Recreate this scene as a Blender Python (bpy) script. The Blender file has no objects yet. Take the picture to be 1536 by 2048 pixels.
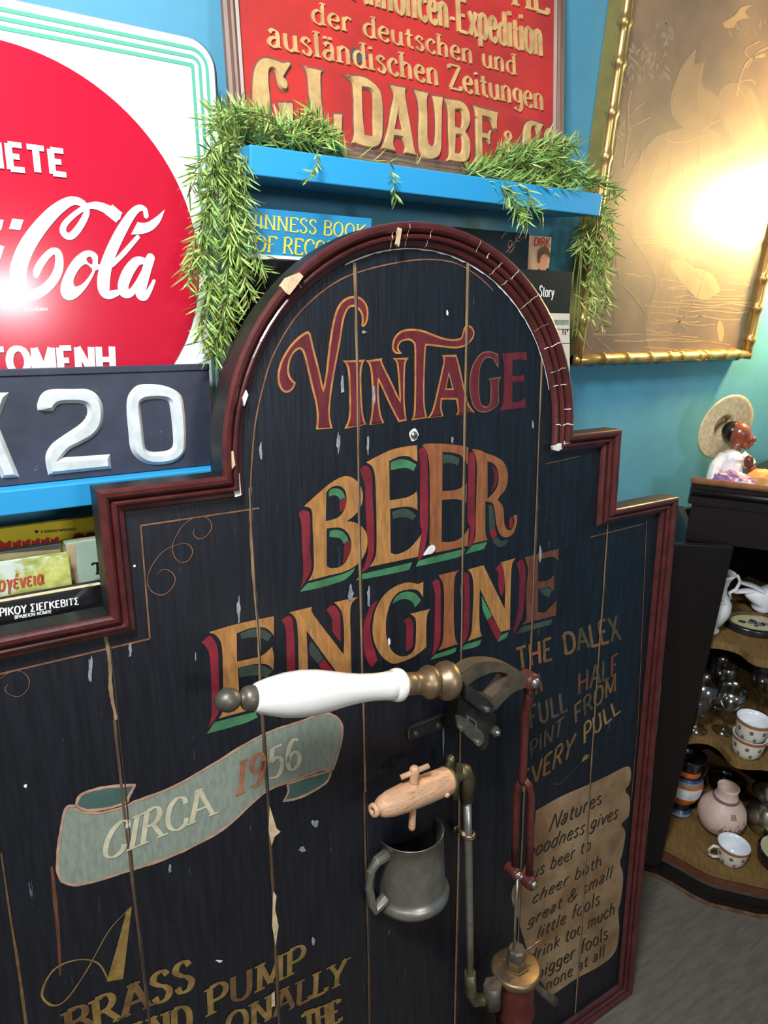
import bpy, bmesh, math, random
from mathutils import Vector, Matrix
from mathutils.geometry import tessellate_polygon
C = bpy.context.scene.collection
S = bpy.context.scene
rnd = random.Random(7)
# ------------------------------------------------------------------ camera, exposure, lights
F = 1420.0                                    # focal length in pixels of the 1536 x 2048 frame
EYE = Vector((0, 0, 1.5))
RX = Vector((0.84413109, -0.53355273, 0.05257557))    # camera right in the world
RD = Vector((-0.13484172, -0.30619242, -0.94237143))  # camera down
RF = Vector((0.51890309, 0.78839564, -0.33041171))    # camera forward
cam = bpy.data.cameras.new('camera'); camo = bpy.data.objects.new('camera', cam); C.objects.link(camo)
cam.sensor_fit = 'VERTICAL'; cam.sensor_height = 36; cam.lens = F/2048*36; cam.clip_start = 0.02
M = Matrix((RX, -RD, -RF)).transposed().to_4x4(); M.translation = EYE
camo.matrix_world = M
S.camera = camo
S.view_settings.view_transform = 'Standard'; S.view_settings.look = 'None'
S.view_settings.exposure = 0.45; S.view_settings.gamma = 1; S.view_settings.use_curve_mapping = False
w = bpy.data.worlds.new('room_air'); S.world = w; w.use_nodes = True
w.node_tree.nodes['Background'].inputs[0].default_value = (0.95, 0.97, 1.0, 1)
w.node_tree.nodes['Background'].inputs[1].default_value = 0.12
def area(name, loc, target, sx, sy, power, color):
    l = bpy.data.lights.new(name, 'AREA'); l.shape = 'RECTANGLE'; l.size = sx; l.size_y = sy
    l.energy = power; l.color = color
    o = bpy.data.objects.new(name, l); C.objects.link(o); o.location = loc
    o.rotation_euler = (Vector(target)-Vector(loc)).to_track_quat('-Z', 'Y').to_euler()
    return o
area('ceiling_panel_light', (-0.30, 0.05, 2.45), (0.3, 1.0, 1.4), 0.30, 0.30, 34.0, (0.93, 0.97, 1.0))
area('room_window_light', (0.34, -1.7, 1.86), (0.5, 0.9, 1.1), 0.32, 0.24, 11.5, (0.95, 0.97, 1.0))
LAMP = Vector((1.868, 0.85, 1.684))
# ------------------------------------------------------------------ pixel -> place
def ray(px, py):
    d = RX*(px-768)+RD*(py-1024)+RF*F
    return d.normalized()
def hit(px, py, P, N):
    d = ray(px, py); return EYE+d*((P-EYE).dot(N)/d.dot(N))
def onz(px, py, z): return hit(px, py, Vector((0, 0, z)), Vector((0, 0, 1)))
def ony(px, py, y): return hit(px, py, Vector((0, y, 0)), Vector((0, 1, 0)))
def mpp(P): return (P-EYE).dot(RF)/F           # metres per pixel at a place
class Plane:
    """a flat face that leans back by a; local x right, y into the wall, z up the face"""
    def __init__(s, P, deg):
        s.P = Vector(P); s.a = math.radians(deg)
        s.up = Vector((0, math.sin(s.a), math.cos(s.a))); s.n = Vector((0, -math.cos(s.a), math.sin(s.a)))
    def uv(s, px, py, off=0.0):
        q = hit(px, py, s.P+s.n*off, s.n)-s.P-s.n*off
        return (q.x, q.dot(s.up))
    def L(s, px, py, off=0.0):
        u, v = s.uv(px, py, off); return Vector((u, -off, v))
    def sc(s, L): return mpp(s.P+Vector((L.x, 0, 0))+s.up*L.z-s.n*L.y)
    def root(s, name, label=None, cat=None, group=None):
        o = bpy.data.objects.new(name, None); C.objects.link(o); o.empty_display_size = .05
        o.location = s.P; o.rotation_euler = (-s.a, 0, 0); tag(o, label, cat, group); return o
def tag(o, label=None, cat=None, group=None, kind=None):
    if label: o['label'] = label
    if cat: o['category'] = cat
    if group: o['group'] = group
    if kind: o['kind'] = kind
    return o
def empty(name, loc, label, cat, group=None, rz=0):
    o = bpy.data.objects.new(name, None); C.objects.link(o); o.empty_display_size = .05
    o.location = loc; o.rotation_euler = (0, 0, rz); return tag(o, label, cat, group)
# ------------------------------------------------------------------ materials
def lin(c): return tuple(((x/255)/12.92 if x/255 <= .04045 else ((x/255+.055)/1.055)**2.4) for x in c)
def mat(name, rgb, rough=.5, metal=0.0, var=0.0, scale=30, stretch=(1, 1, 1), bump=0.0, wear=None, wearamt=.5, wscale=40,
        wstretch=None, coat=0.0, rgb2=None, spec=.5, emit=None, estr=0, vscale=None):
    m = bpy.data.materials.new(name); m.use_nodes = True
    nt = m.node_tree; N = nt.nodes; K = nt.links; b = N['Principled BSDF']
    c = lin(rgb); b.inputs['Base Color'].default_value = (*c, 1)
    b.inputs['Roughness'].default_value = rough; b.inputs['Metallic'].default_value = metal
    b.inputs['Specular IOR Level'].default_value = spec
    if coat: b.inputs['Coat Weight'].default_value = coat; b.inputs['Coat Roughness'].default_value = .08
    if emit: b.inputs['Emission Color'].default_value = (*lin(emit), 1); b.inputs['Emission Strength'].default_value = estr
    if var or bump or wear or rgb2:
        tc = N.new('ShaderNodeTexCoord'); mp = N.new('ShaderNodeMapping'); K.new(tc.outputs['Object'], mp.inputs[0])
        mp.inputs['Scale'].default_value = stretch
        nz = N.new('ShaderNodeTexNoise'); nz.inputs['Scale'].default_value = scale; nz.inputs['Detail'].default_value = 6
        nz.inputs['Roughness'].default_value = .62; K.new(mp.outputs[0], nz.inputs[0])
        rp = N.new('ShaderNodeValToRGB'); K.new(nz.outputs['Fac'], rp.inputs[0])
        d = lin(rgb2) if rgb2 else tuple(x*(1-var) for x in c); e = c if rgb2 else tuple(min(1, x*(1+var)) for x in c)
        rp.color_ramp.elements[0].position = .36; rp.color_ramp.elements[1].position = .64
        rp.color_ramp.elements[0].color = (*d, 1); rp.color_ramp.elements[1].color = (*e, 1)
        out = rp.outputs[0]
        if wear:
            mp2 = N.new('ShaderNodeMapping'); K.new(tc.outputs['Object'], mp2.inputs[0]); mp2.inputs['Scale'].default_value = wstretch or stretch
            n2 = N.new('ShaderNodeTexNoise'); n2.inputs['Scale'].default_value = wscale; n2.inputs['Detail'].default_value = 8
            n2.inputs['Roughness'].default_value = .7; K.new(mp2.outputs[0], n2.inputs[0])
            r2 = N.new('ShaderNodeValToRGB'); K.new(n2.outputs['Fac'], r2.inputs[0])
            r2.color_ramp.elements[0].position = 1-wearamt; r2.color_ramp.elements[1].position = min(1, 1-wearamt+.06)
            mx = N.new('ShaderNodeMix'); mx.data_type = 'RGBA'; K.new(r2.outputs[0], mx.inputs[0])
            K.new(out, mx.inputs[6]); mx.inputs[7].default_value = (*lin(wear), 1); out = mx.outputs[2]
        K.new(out, b.inputs['Base Color'])
        if bump:
            bp = N.new('ShaderNodeBump'); bp.inputs['Strength'].default_value = bump; bp.inputs['Distance'].default_value = .002
            K.new(nz.outputs['Fac'], bp.inputs['Height']); K.new(bp.outputs[0], b.inputs['Normal'])
    return m
def clear(name, tint=(.97, .98, .98), gloss=.06, ior=1.45, base=0.0):
    m = bpy.data.materials.new(name); m.use_nodes = True; nt = m.node_tree; N = nt.nodes; K = nt.links
    N.remove(N['Principled BSDF']); o = N['Material Output']
    t = N.new('ShaderNodeBsdfTransparent'); t.inputs[0].default_value = (*tint, 1)
    g = N.new('ShaderNodeBsdfGlossy'); g.inputs['Roughness'].default_value = gloss
    f = N.new('ShaderNodeFresnel'); f.inputs[0].default_value = ior
    mx = N.new('ShaderNodeMixShader'); ge = N.new('ShaderNodeNewGeometry'); fr = N.new('ShaderNodeMath'); fr.operation = 'SUBTRACT'; fr.inputs[0].default_value = 1; K.new(ge.outputs['Backfacing'], fr.inputs[1])
    fm_ = N.new('ShaderNodeMath'); fm_.operation = 'MULTIPLY'; K.new(fr.outputs[0], fm_.inputs[1])
    if base:
        ad = N.new('ShaderNodeMath'); ad.operation = 'ADD'; ad.inputs[1].default_value = base; K.new(f.outputs[0], ad.inputs[0]); K.new(ad.outputs[0], fm_.inputs[0])
    else: K.new(f.outputs[0], fm_.inputs[0])
    K.new(fm_.outputs[0], mx.inputs[0])
    K.new(t.outputs[0], mx.inputs[1]); K.new(g.outputs[0], mx.inputs[2]); K.new(mx.outputs[0], o.inputs[0]); return m
# ------------------------------------------------------------------ mesh builder
class MB:
    def __init__(s): s.v = []; s.f = []; s.m = []; s.mats = []; s.sm = []
    def mi(s, m):
        if m not in s.mats: s.mats.append(m)
        return s.mats.index(m)
    def add(s, vs, fs, m, smooth=False):
        b = len(s.v); s.v += [tuple(x) for x in vs]; i = s.mi(m)
        for f in fs: s.f.append([b+k for k in f]); s.m.append(i); s.sm.append(smooth)
        return s
    def box(s, lo, hi, m, top=None, front=None):
        x0, y0, z0 = lo; x1, y1, z1 = hi
        vs = [(x, y, z) for z in (z0, z1) for y in (y0, y1) for x in (x0, x1)]
        return s.add(vs, [(0, 1, 3, 2), (4, 6, 7, 5), (0, 4, 5, 1), (2, 3, 7, 6), (0, 2, 6, 4), (1, 5, 7, 3)], m)
    def poly(s, loops, off, m):
        """flat painted shape(s) on a face; loops of (u, v)"""
        L = [[Vector((u, v, 0)) for u, v in lp] for lp in loops]
        flat = [p for lp in L for p in lp]
        tr = tessellate_polygon(L)
        return s.add([(p.x, -off, p.y) for p in flat], [tuple(t) for t in tr], m)
    def prism(s, loops, o0, o1, m, mside=None):
        """shape with holes from offset o0 (back) to o1 (front)"""
        L = [[Vector((u, v, 0)) for u, v in lp] for lp in loops]
        flat = [p for lp in L for p in lp]; n = len(flat); tr = tessellate_polygon(L)
        s.add([(p.x, -o1, p.y) for p in flat], [tuple(t) for t in tr], m)
        s.add([(p.x, -o0, p.y) for p in flat], [tuple(reversed(t)) for t in tr], mside or m)
        vs = [(p.x, -o1, p.y) for p in flat]+[(p.x, -o0, p.y) for p in flat]; fs = []; b = 0
        for lp in L:
            k = len(lp)
            for i in range(k): j = (i+1) % k; fs.append((b+i, b+j, n+b+j, n+b+i))
            b += k
        return s.add(vs, fs, mside or m)
    def ribbon(s, pts, off, m, h=0.0):
        """painted stroke: pts of (u, v, width); with h a raised bar"""
        n = len(pts)
        if n < 2: return s
        l, r = [], []
        for i, (u, v, wd) in enumerate(pts):
            a = pts[max(0, i-1)]; b = pts[min(n-1, i+1)]
            t = Vector((b[0]-a[0], b[1]-a[1]))
            if t.length < 1e-9: t = Vector((1, 0))
            t.normalize(); q = Vector((-t.y, t.x))*wd*.5
            l.append((u+q.x, v+q.y)); r.append((u-q.x, v-q.y))
        if not h:
            return s.add([(u, -off, v) for u, v in l+r], [(i, i+1, n+i+1, n+i) for i in range(n-1)], m)
        vs = [(u, -off-h, v) for u, v in l+r]+[(u, -off, v) for u, v in l+r]; k = 2*n
        fs = [(i, i+1, n+i+1, n+i) for i in range(n-1)]
        fs += [(i, i+1, k+i+1, k+i) for i in range(n-1)]+[(n+i, n+i+1, k+n+i+1, k+n+i) for i in range(n-1)]
        fs += [(0, n, k+n, k), (n-1, 2*n-1, k+2*n-1, k+n-1)]
        return s.add(vs, fs, m)
    def lathe(s, prof, base, axis, m, seg=32, arc=(0, 2*math.pi), ref=None, smooth=True):
        """prof of (radius, height) or (radius, height, material)"""
        ax = Vector(axis).normalized(); base = Vector(base)
        rf = Vector(ref) if ref else (Vector((1, 0, 0)) if abs(ax.x) < .8 else Vector((0, 0, 1)))
        e1 = (rf-ax*rf.dot(ax)).normalized(); e2 = ax.cross(e1)
        full = abs(arc[1]-arc[0]-2*math.pi) < 1e-6; k = seg if full else seg+1
        for a, b in zip(prof[:-1], prof[1:]):
            vs = []
            for q in (a, b):
                for i in range(k):
                    t = arc[0]+(arc[1]-arc[0])*i/seg
                    vs.append(base+ax*q[1]+(e1*math.cos(t)+e2*math.sin(t))*q[0])
            fs = [(i, (i+1) % k, k+(i+1) % k, k+i) for i in range(seg)]
            s.add(vs, fs, b[2] if len(b) > 2 else m, smooth)
        return s
    def tube(s, pts, rad, m, seg=10, cap=True):
        pts = [Vector(p) for p in pts]; n = len(pts)
        if not hasattr(rad, '__len__'): rad = [rad]*n
        vs = []; up = Vector((.13, .31, .94))
        for i, p in enumerate(pts):
            t = (pts[min(n-1, i+1)]-pts[max(0, i-1)]).normalized()
            e1 = t.cross(up)
            if e1.length < .05: e1 = t.cross(Vector((1, 0, 0)))
            e1.normalize(); e2 = t.cross(e1)
            for k in range(seg):
                a = 2*math.pi*k/seg; vs.append(p+(e1*math.cos(a)+e2*math.sin(a))*rad[i])
        fs = [(i*seg+k, i*seg+(k+1) % seg, (i+1)*seg+(k+1) % seg, (i+1)*seg+k) for i in range(n-1) for k in range(seg)]
        s.add(vs, fs, m, True)
        if cap:
            for i in (0, n-1): s.add([vs[i*seg+k] for k in range(seg)], [tuple(range(seg))], m)
        return s
    def ball(s, c, r, m, sq=(1, 1, 1), seg=20, rings=12):
        c = Vector(c); vs = []
        for i in range(rings+1):
            t = math.pi*i/rings
            for k in range(seg):
                a = 2*math.pi*k/seg; vs.append(c+Vector((math.sin(t)*math.cos(a)*r*sq[0], math.sin(t)*math.sin(a)*r*sq[1], math.cos(t)*r*sq[2])))
        return s.add(vs, [(i*seg+k, i*seg+(k+1) % seg, (i+1)*seg+(k+1) % seg, (i+1)*seg+k) for i in range(rings) for k in range(seg)], m, True)
    def build(s, name, parent=None, label=None, bevel=0.0):
        me = bpy.data.meshes.new(name); me.from_pydata(s.v, [], s.f)
        for m in s.mats: me.materials.append(m)
        me.polygons.foreach_set('material_index', s.m); me.polygons.foreach_set('use_smooth', s.sm)
        bm = bmesh.new(); bm.from_mesh(me); bmesh.ops.remove_doubles(bm, verts=bm.verts, dist=2e-6)
        bmesh.ops.recalc_face_normals(bm, faces=bm.faces); bm.to_mesh(me); bm.free(); me.update()
        o = bpy.data.objects.new(name, me); C.objects.link(o)
        if parent: o.parent = parent
        if label: o['label'] = label
        if bevel:
            b = o.modifiers.new('bevel', 'BEVEL'); b.width = bevel; b.segments = 2; b.limit_method = 'ANGLE'
        return o
# ------------------------------------------------------------------ paths
def spl(P, closed=False, step=6):
    n = len(P); out = []
    rng = range(n) if closed else range(n-1)
    for i in rng:
        g = lambda k: P[k % n] if closed else P[min(max(k, 0), n-1)]
        a, b, c, d = g(i-1), g(i), g(i+1), g(i+2)
        for k in range(step):
            t = k/step
            out.append(tuple(.5*((2*b[j])+(-a[j]+c[j])*t+(2*a[j]-5*b[j]+4*c[j]-d[j])*t*t+(-a[j]+3*b[j]-3*c[j]+d[j])*t**3) for j in range(len(b))))
    if not closed: out.append(tuple(P[-1]))
    return out
def parse(t, ox=0, oy=0, s=1.0):
    P = []
    for w_ in t.split():
        c = w_.endswith('*'); q = [float(x) for x in w_.rstrip('*').split(',')]
        P.append(((ox+q[0]/s, oy+q[1]/s)+((q[2]/s,) if len(q) > 2 else ()), c))
    return P
def outline(t, ox=0, oy=0, s=1.0, step=5):
    """closed traced outline; a star marks a corner, other points are rounded"""
    P = parse(t, ox, oy, s); n = len(P); cs = [i for i in range(n) if P[i][1]]
    if not cs: return spl([p for p, c in P], True, step)
    out = []
    for a, b in zip(cs, cs[1:]+[cs[0]+n]):
        seg = [P[i % n][0] for i in range(a, b+1)]
        out += [seg[0]] if len(seg) == 2 else spl(seg, False, step)[:-1]
    return out
def inset(lp, d):
    n = len(lp); ar = sum(lp[i][0]*lp[(i+1) % n][1]-lp[(i+1) % n][0]*lp[i][1] for i in range(n)); sg = 1 if ar > 0 else -1
    out = []
    for i in range(n):
        a, p, b = Vector(lp[i-1]), Vector(lp[i]), Vector(lp[(i+1) % n])
        t1, t2 = (p-a), (b-p)
        if t1.length < 1e-7 or t2.length < 1e-7: out.append(tuple(p)); continue
        n1 = Vector((-t1.y, t1.x)).normalized(); n2 = Vector((-t2.y, t2.x)).normalized(); q = n1+n2
        if q.length < .2: out.append(tuple(p)); continue
        q = q/q.length; k = d*sg/max(.45, q.dot(n1)); out.append((p.x+q.x*k, p.y+q.y*k))
    return out
# ------------------------------------------------------------------ pen lettering
GL = {
'A': (.8, '0.04,0 .4,1|.4,1 .78,0|n .17,.36 .64,.36'), 'B': (.68, '.12,0 .12,1|~.12,1 .42,1 .58,.86 .52,.62 .12,.54|~.12,.54 .46,.54 .66,.3 .54,.05 .12,0'),
'C': (.76, '~.72,.72 .66,.92 .42,1 .17,.84 .08,.5 .17,.16 .42,0 .66,.08 .72,.26'), 'D': (.8, '.12,0 .12,1|~.12,1 .46,.98 .68,.8 .74,.5 .68,.2 .46,.02 .12,0'),
'E': (.66, '.12,0 .12,1|n .12,.98 .6,.98 .6,.84|n .12,.52 .48,.52|n .12,.02 .62,.02 .64,.18'), 'F': (.62, '.12,0 .12,1|n .12,.98 .6,.98 .6,.84|n .12,.52 .46,.52'),
'G': (.8, '~.72,.74 .64,.94 .42,1 .17,.84 .08,.5 .17,.16 .42,0 .62,.06 .7,.16|n .7,.02 .7,.44|n .54,.44 .8,.44'), 'H': (.84, '.13,0 .13,1|.71,0 .71,1|n .13,.52 .71,.52'),
'I': (.3, '.15,0 .15,1'), 'K': (.76, '.12,0 .12,1|.7,1 .13,.45|.3,.6 .74,0'), 'L': (.6, '.12,0 .12,1|n .12,.02 .58,.02 .6,.2'),
'M': (.96, '.12,0 .14,1|n .14,1 .48,.1|n .48,.1 .82,1|.82,1 .84,0'), 'N': (.82, '.12,0 .12,1|n .12,1 .7,0|.7,0 .7,1'),
'O': (.84, '~.42,1 .18,.86 .08,.5 .18,.14 .42,0 .66,.14 .76,.5 .66,.86 .42,1'), 'P': (.64, '.12,0 .12,1|~.12,1 .46,1 .62,.76 .5,.5 .12,.46'),
'R': (.74, '.12,0 .12,1|~.12,1 .46,1 .6,.77 .46,.54 .12,.5|.38,.5 .74,0'), 'S': (.62, '~.54,.8 .42,.98 .18,.94 .1,.74 .26,.56 .44,.44 .54,.24 .42,.03 .18,.02 .08,.22'),
'T': (.7, '.35,0 .35,1|n .04,.82 .04,.98 .66,.98 .66,.82'), 'U': (.8, '~.13,1 .13,.5 .16,.16 .4,0 .62,.14 .66,.5 .66,1'), 'V': (.76, '.04,1 .38,0|.38,0 .72,1'),
'W': (1.1, '.04,1 .3,0|n .3,0 .54,1|n .54,1 .8,0|.8,0 1.04,1'), 'X': (.76, '.06,1 .7,0|.06,0 .68,1'), 'Y': (.72, '.04,1 .36,.48|.68,1 .36,.48|.36,0 .36,.48'),
'Z': (.68, 'n .08,.84 .08,.98 .6,.98|n .62,.98 .06,.02|n .06,.02 .62,.02 .62,.18'),
'a': (.54, '~.1,.5 .2,.62 .36,.6 .42,.46 .42,.1 .5,.02|~.42,.36 .18,.32 .07,.16 .16,.01 .32,.04 .42,.16'), 'b': (.58, '.1,0 .1,1|~.1,.5 .28,.62 .46,.52 .5,.3 .44,.08 .28,0 .1,.08'),
'c': (.5, '~.44,.48 .36,.6 .24,.61 .1,.48 .07,.3 .12,.1 .26,0 .4,.04 .46,.14'), 'd': (.6, '.48,0 .48,1|~.48,.5 .3,.62 .12,.52 .07,.3 .13,.08 .3,0 .48,.1'),
'e': (.52, 'n .09,.34 .45,.34|~.45,.34 .42,.54 .26,.62 .1,.5 .07,.3 .13,.08 .28,0 .42,.05 .46,.14'), 'f': (.36, '~.4,.92 .28,1 .18,.88 .17,.6 .17,0|n .03,.6 .34,.6'),
'g': (.56, '~.46,.5 .28,.62 .12,.52 .08,.33 .14,.15 .28,.1 .44,.2|~.46,.6 .47,.2 .46,-.1 .32,-.25 .14,-.22 .08,-.12'), 'h': (.6, '.1,0 .1,1|~.1,.48 .26,.61 .42,.56 .47,.4 .47,0'),
'i': (.26, '.13,0 .13,.6|n .13,.78 .13,.88'), 'k': (.56, '.1,0 .1,1|.46,.6 .1,.24|.22,.34 .52,0'), 'l': (.26, '.13,0 .13,1'),
'm': (.86, '.1,0 .1,.6|~.1,.48 .22,.61 .36,.56 .42,.42 .42,0|~.42,.48 .54,.61 .68,.56 .74,.42 .74,0'), 'n': (.6, '.1,0 .1,.6|~.1,.48 .26,.61 .42,.56 .47,.4 .47,0'),
'o': (.58, '~.29,.62 .13,.54 .07,.31 .13,.08 .29,0 .45,.08 .51,.31 .45,.54 .29,.62'), 'p': (.58, '.1,-.26 .1,.6|~.1,.5 .28,.62 .46,.52 .5,.3 .44,.08 .28,0 .1,.1'),
'r': (.44, '.1,0 .1,.6|~.1,.44 .2,.58 .32,.61 .4,.54'), 's': (.46, '~.39,.5 .3,.61 .16,.59 .09,.46 .2,.35 .33,.27 .39,.14 .3,.01 .15,.02 .07,.13'),
't': (.38, '~.17,.84 .17,.3 .19,.08 .28,.01 .36,.06|n .03,.6 .34,.6'), 'u': (.6, '~.1,.6 .1,.25 .14,.06 .26,0 .42,.08 .48,.2|.48,.6 .48,0'), 'v': (.52, '.04,.6 .26,0|.26,0 .48,.6'),
'x': (.54, '.05,.6 .48,0|.06,0 .47,.6'), 'y': (.54, '.05,.6 .28,.02|~.5,.6 .3,.05 .18,-.22 .05,-.22'), 'z': (.5, 'n .06,.58 .42,.58|n .44,.58 .05,.02|n .05,.02 .44,.02'),
'ä': (.54, '~.1,.5 .2,.62 .36,.6 .42,.46 .42,.1 .5,.02|~.42,.36 .18,.32 .07,.16 .16,.01 .32,.04 .42,.16|n .16,.76 .16,.86|n .36,.76 .36,.86'),
'&': (.8, '~.76,.4 .62,.14 .36,0 .12,.1 .1,.32 .34,.52 .5,.74 .42,.96 .26,.98 .18,.8 .3,.56 .74,.02'), '-': (.36, 'n .05,.34 .31,.34'), '.': (.24, 'n .12,0 .12,.12'),
'º': (.4, '~.2,1 .08,.84 .2,.68 .32,.84 .2,1|n .08,.54 .32,.54'),
'0': (.66, '~.33,1 .14,.86 .08,.5 .14,.14 .33,0 .52,.14 .58,.5 .52,.86 .33,1'), '1': (.4, '.2,0 .2,1'), '2': (.62, '~.08,.76 .16,.96 .36,1 .52,.82 .44,.52 .08,.02|n .08,.03 .58,.03'),
'5': (.6, 'n .54,.98 .16,.98|n .15,.98 .13,.56|~.13,.56 .34,.64 .52,.5 .52,.2 .36,.02 .08,.08'), '6': (.62, '~.52,.9 .34,.98 .16,.8 .08,.4 .16,.08 .34,0 .52,.12 .54,.38 .38,.56 .18,.48 .1,.3'),
'9': (.62, '~.1,.1 .28,.02 .46,.2 .54,.6 .46,.92 .28,1 .1,.88 .08,.62 .24,.44 .44,.52 .52,.7'),
'Ω': (.86, 'n .08,.03 .32,.03|~.32,.03 .12,.3 .08,.6 .2,.9 .43,1 .66,.9 .78,.6 .74,.3 .54,.03|n .54,.03 .78,.03'), 'Σ': (.68, 'n .6,.98 .08,.98|n .08,.98 .38,.5|n .38,.5 .08,.02|n .08,.02 .62,.02'),
'Γ': (.6, '.12,0 .12,1|n .12,.98 .58,.98'), 'Π': (.8, '.13,0 .13,1|.67,0 .67,1|n .04,.98 .76,.98'), 'Θ': (.84, '~.42,1 .18,.86 .08,.5 .18,.14 .42,0 .66,.14 .76,.5 .66,.86 .42,1|n .24,.5 .6,.5'),
'ε': (.5, '~.42,.52 .28,.62 .1,.54 .14,.36 .3,.33 .12,.28 .08,.1 .26,0 .44,.1'), 'έ': (.5, '~.42,.52 .28,.62 .1,.54 .14,.36 .3,.33 .12,.28 .08,.1 .26,0 .44,.1|n .24,.74 .36,.92'),
'γ': (.54, '~.04,.56 .14,.6 .22,.4 .28,.05|~.48,.6 .36,.25 .28,-.02 .26,-.24'), 'ι': (.28, '~.12,.6 .12,.12 .22,.01'), 'α': (.6, '~.52,.6 .46,.3 .34,.04 .2,0 .08,.14 .08,.44 .22,.62 .36,.54 .46,.3 .56,0'),
}
for a, b in zip('ΕΤΜΝΗΡΙΚΟΥΒΑΖονΧ', 'ETMNHPIKOYBAZovX'): GL[a] = GL[b]
def pen(mb, quad, txt, m, off, thick=.15, thin=.4, serif=True, slant=0.0, h=0.0, nib=18, gap=.08, jitter=0.0, xh=1.0, mats=None):
    """letters of height 1 fitted in the face quad TL TR BR BL"""
    TL, TR, BR, BL = [Vector(q) for q in quad]
    H = ((TL-BL).length+(TR-BR).length)/2; Wd = ((TL-TR).length+(BL-BR).length)/2
    tot = sum((GL[c][0] if c in GL else .34)+gap for c in txt)-gap
    kx = Wd/H/tot; x0 = 0.0
    def place(x, y):
        x = x+slant*(y); s_ = x/(tot*kx)
        return (BL.lerp(BR, s_)).lerp(TL.lerp(TR, s_), y)
    for c in txt:
        if c not in GL: x0 += .34+gap; continue
        wd, st = GL[c]; low = c in 'aceimnorsuvxzäεέιανογpgy'
        mm = mats[rnd.randrange(len(mats))] if mats else m
        for kk, t in enumerate(st.split('|')):
            o0 = off; e0 = (kk % 4)*6e-5+(x0 % .3)*8e-5
            ns = t.startswith('n '); sm = t.startswith('~'); t = t.lstrip('n ~')
            P = [tuple(float(q) for q in w_.split(',')) for w_ in t.split()]
            P = [((x0+x)*kx, y*(xh if (low or y <= .62) and xh != 1 and y > 0 and low else 1)) for x, y in P]
            if not serif and ns and len(P) > 2:
                if abs(P[0][1]-P[1][1]) < .25 and abs(P[0][0]-P[1][0]) < .02: P = P[1:]
                if len(P) > 2 and abs(P[-1][1]-P[-2][1]) < .25 and abs(P[-1][0]-P[-2][0]) < .1*kx: P = P[:-1]
            Q = spl(P, False, 5) if sm and len(P) > 2 else P
            if not sm and len(P) > 2:                      # corners: separate bars
                segs = [P[i:i+2] for i in range(len(P)-1)]
            else: segs = [Q]
            for sg_, q in enumerate(segs):
                out = []; oo = off+(0 if h else e0+sg_*3e-5); hh_ = h+(e0+sg_*3e-5 if h else 0)
                n = len(q)
                for i, (x, y) in enumerate(q):
                    a = q[max(0, i-1)]; b = q[min(n-1, i+1)]
                    an = math.atan2(b[1]-a[1], b[0]-a[0])
                    ww = thick*(thin+(1-thin)*abs(math.sin(an+math.radians(nib))))
                    if jitter: ww *= 1+rnd.uniform(-jitter, jitter)
                    pt = place(x, y); out.append((pt.x, pt.y, ww*H))
                mb.ribbon(out, oo, mm, hh_)
            if serif and not ns and not sm:
                for e, o in ((P[0], P[1]), (P[-1], P[-2])):
                    if abs(e[1]-o[1]) > .7*abs(e[0]-o[0]) and (e[1] in (0, 1) or abs(e[1]-.6) < .03 or e[1] < -.2):
                        a = place(e[0]-thick*.9, e[1]); b = place(e[0]+thick*.9, e[1]); ht = thick*.36*H
                        up = (TL-BL).normalized()*ht*.5*(1 if e[1] < .3 else -1)
                        mb.ribbon([(a.x+up.x, a.y+up.y, ht), (b.x+up.x, b.y+up.y, ht)], off+(0 if h else 3.5e-4), mm, h+(3.5e-4 if h else 0))
        x0 += wd+gap
# ------------------------------------------------------------------ palette
WALL_Y = 1.035; FLOOR_Z = -0.012; WALL_R = 1.985
m_wall = mat('blue_wall_paint', (80, 145, 172), .55, var=.05, scale=9, bump=.12)
m_floor = mat('grey_floor', (106, 98, 88), .5, var=.16, scale=14, stretch=(1, 6, 1), bump=.1)
m_shelf = mat('bright_blue_shelf_paint', (46, 152, 206), .38)
m_shelfedge = mat('shelf_underside_paint', (24, 110, 160), .5)
m_black = mat('black_sign_paint', (21, 23, 30), .42, var=.35, scale=26, stretch=(7, 1, .55), bump=.25, wear=(98, 102, 112), wearamt=.345, wscale=22, wstretch=(5, 1, .5))
m_edge = mat('black_edge_paint', (20, 20, 20), .45, var=.3, scale=30, wear=(92, 88, 80), wearamt=.3, wscale=26)
m_red = mat('oxblood_moulding_varnish', (78, 32, 30), .3, var=.28, scale=34, bump=.15, wear=(196, 160, 128), wearamt=.27, wscale=48, coat=.25)
m_raw = mat('bare_wood_chip', (205, 178, 140), .75, var=.2, scale=80)
m_white = mat('white_filler_chip', (222, 220, 212), .7, var=.1, scale=90)
m_scuff = mat('grey_scuff', (132, 134, 142), .7, var=.3, scale=120)
m_groove = mat('worn_tan_groove', (132, 104, 74), .7, var=.35, scale=60, stretch=(1, 1, .3))
m_groove3 = mat('dark_brown_groove', (84, 62, 42), .75, var=.45, scale=60, stretch=(1, 1, .3))
m_groove2 = mat('dark_plank_gap', (44, 34, 24), .8, var=.4, scale=60, stretch=(1, 1, .3))
m_gold = mat('gold_letter_paint', (164, 114, 62), .5, var=.24, scale=42, stretch=(3, 1, .6), bump=.1, wear=(120, 70, 40), wearamt=.34, wscale=60)
m_gold2 = mat('copper_letter_paint', (140, 84, 48), .5, var=.24, scale=42, stretch=(3, 1, .6), wear=(110, 58, 36), wearamt=.36, wscale=60)
m_gold3 = mat('faded_copper_letter_paint', (98, 56, 38), .55, var=.3, scale=42, stretch=(3, 1, .6))
m_line = mat('gold_outline_paint', (172, 112, 58), .5, var=.3, scale=60)
m_copper = mat('copper_line_paint', (122, 80, 54), .55, var=.35, scale=50)
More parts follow.
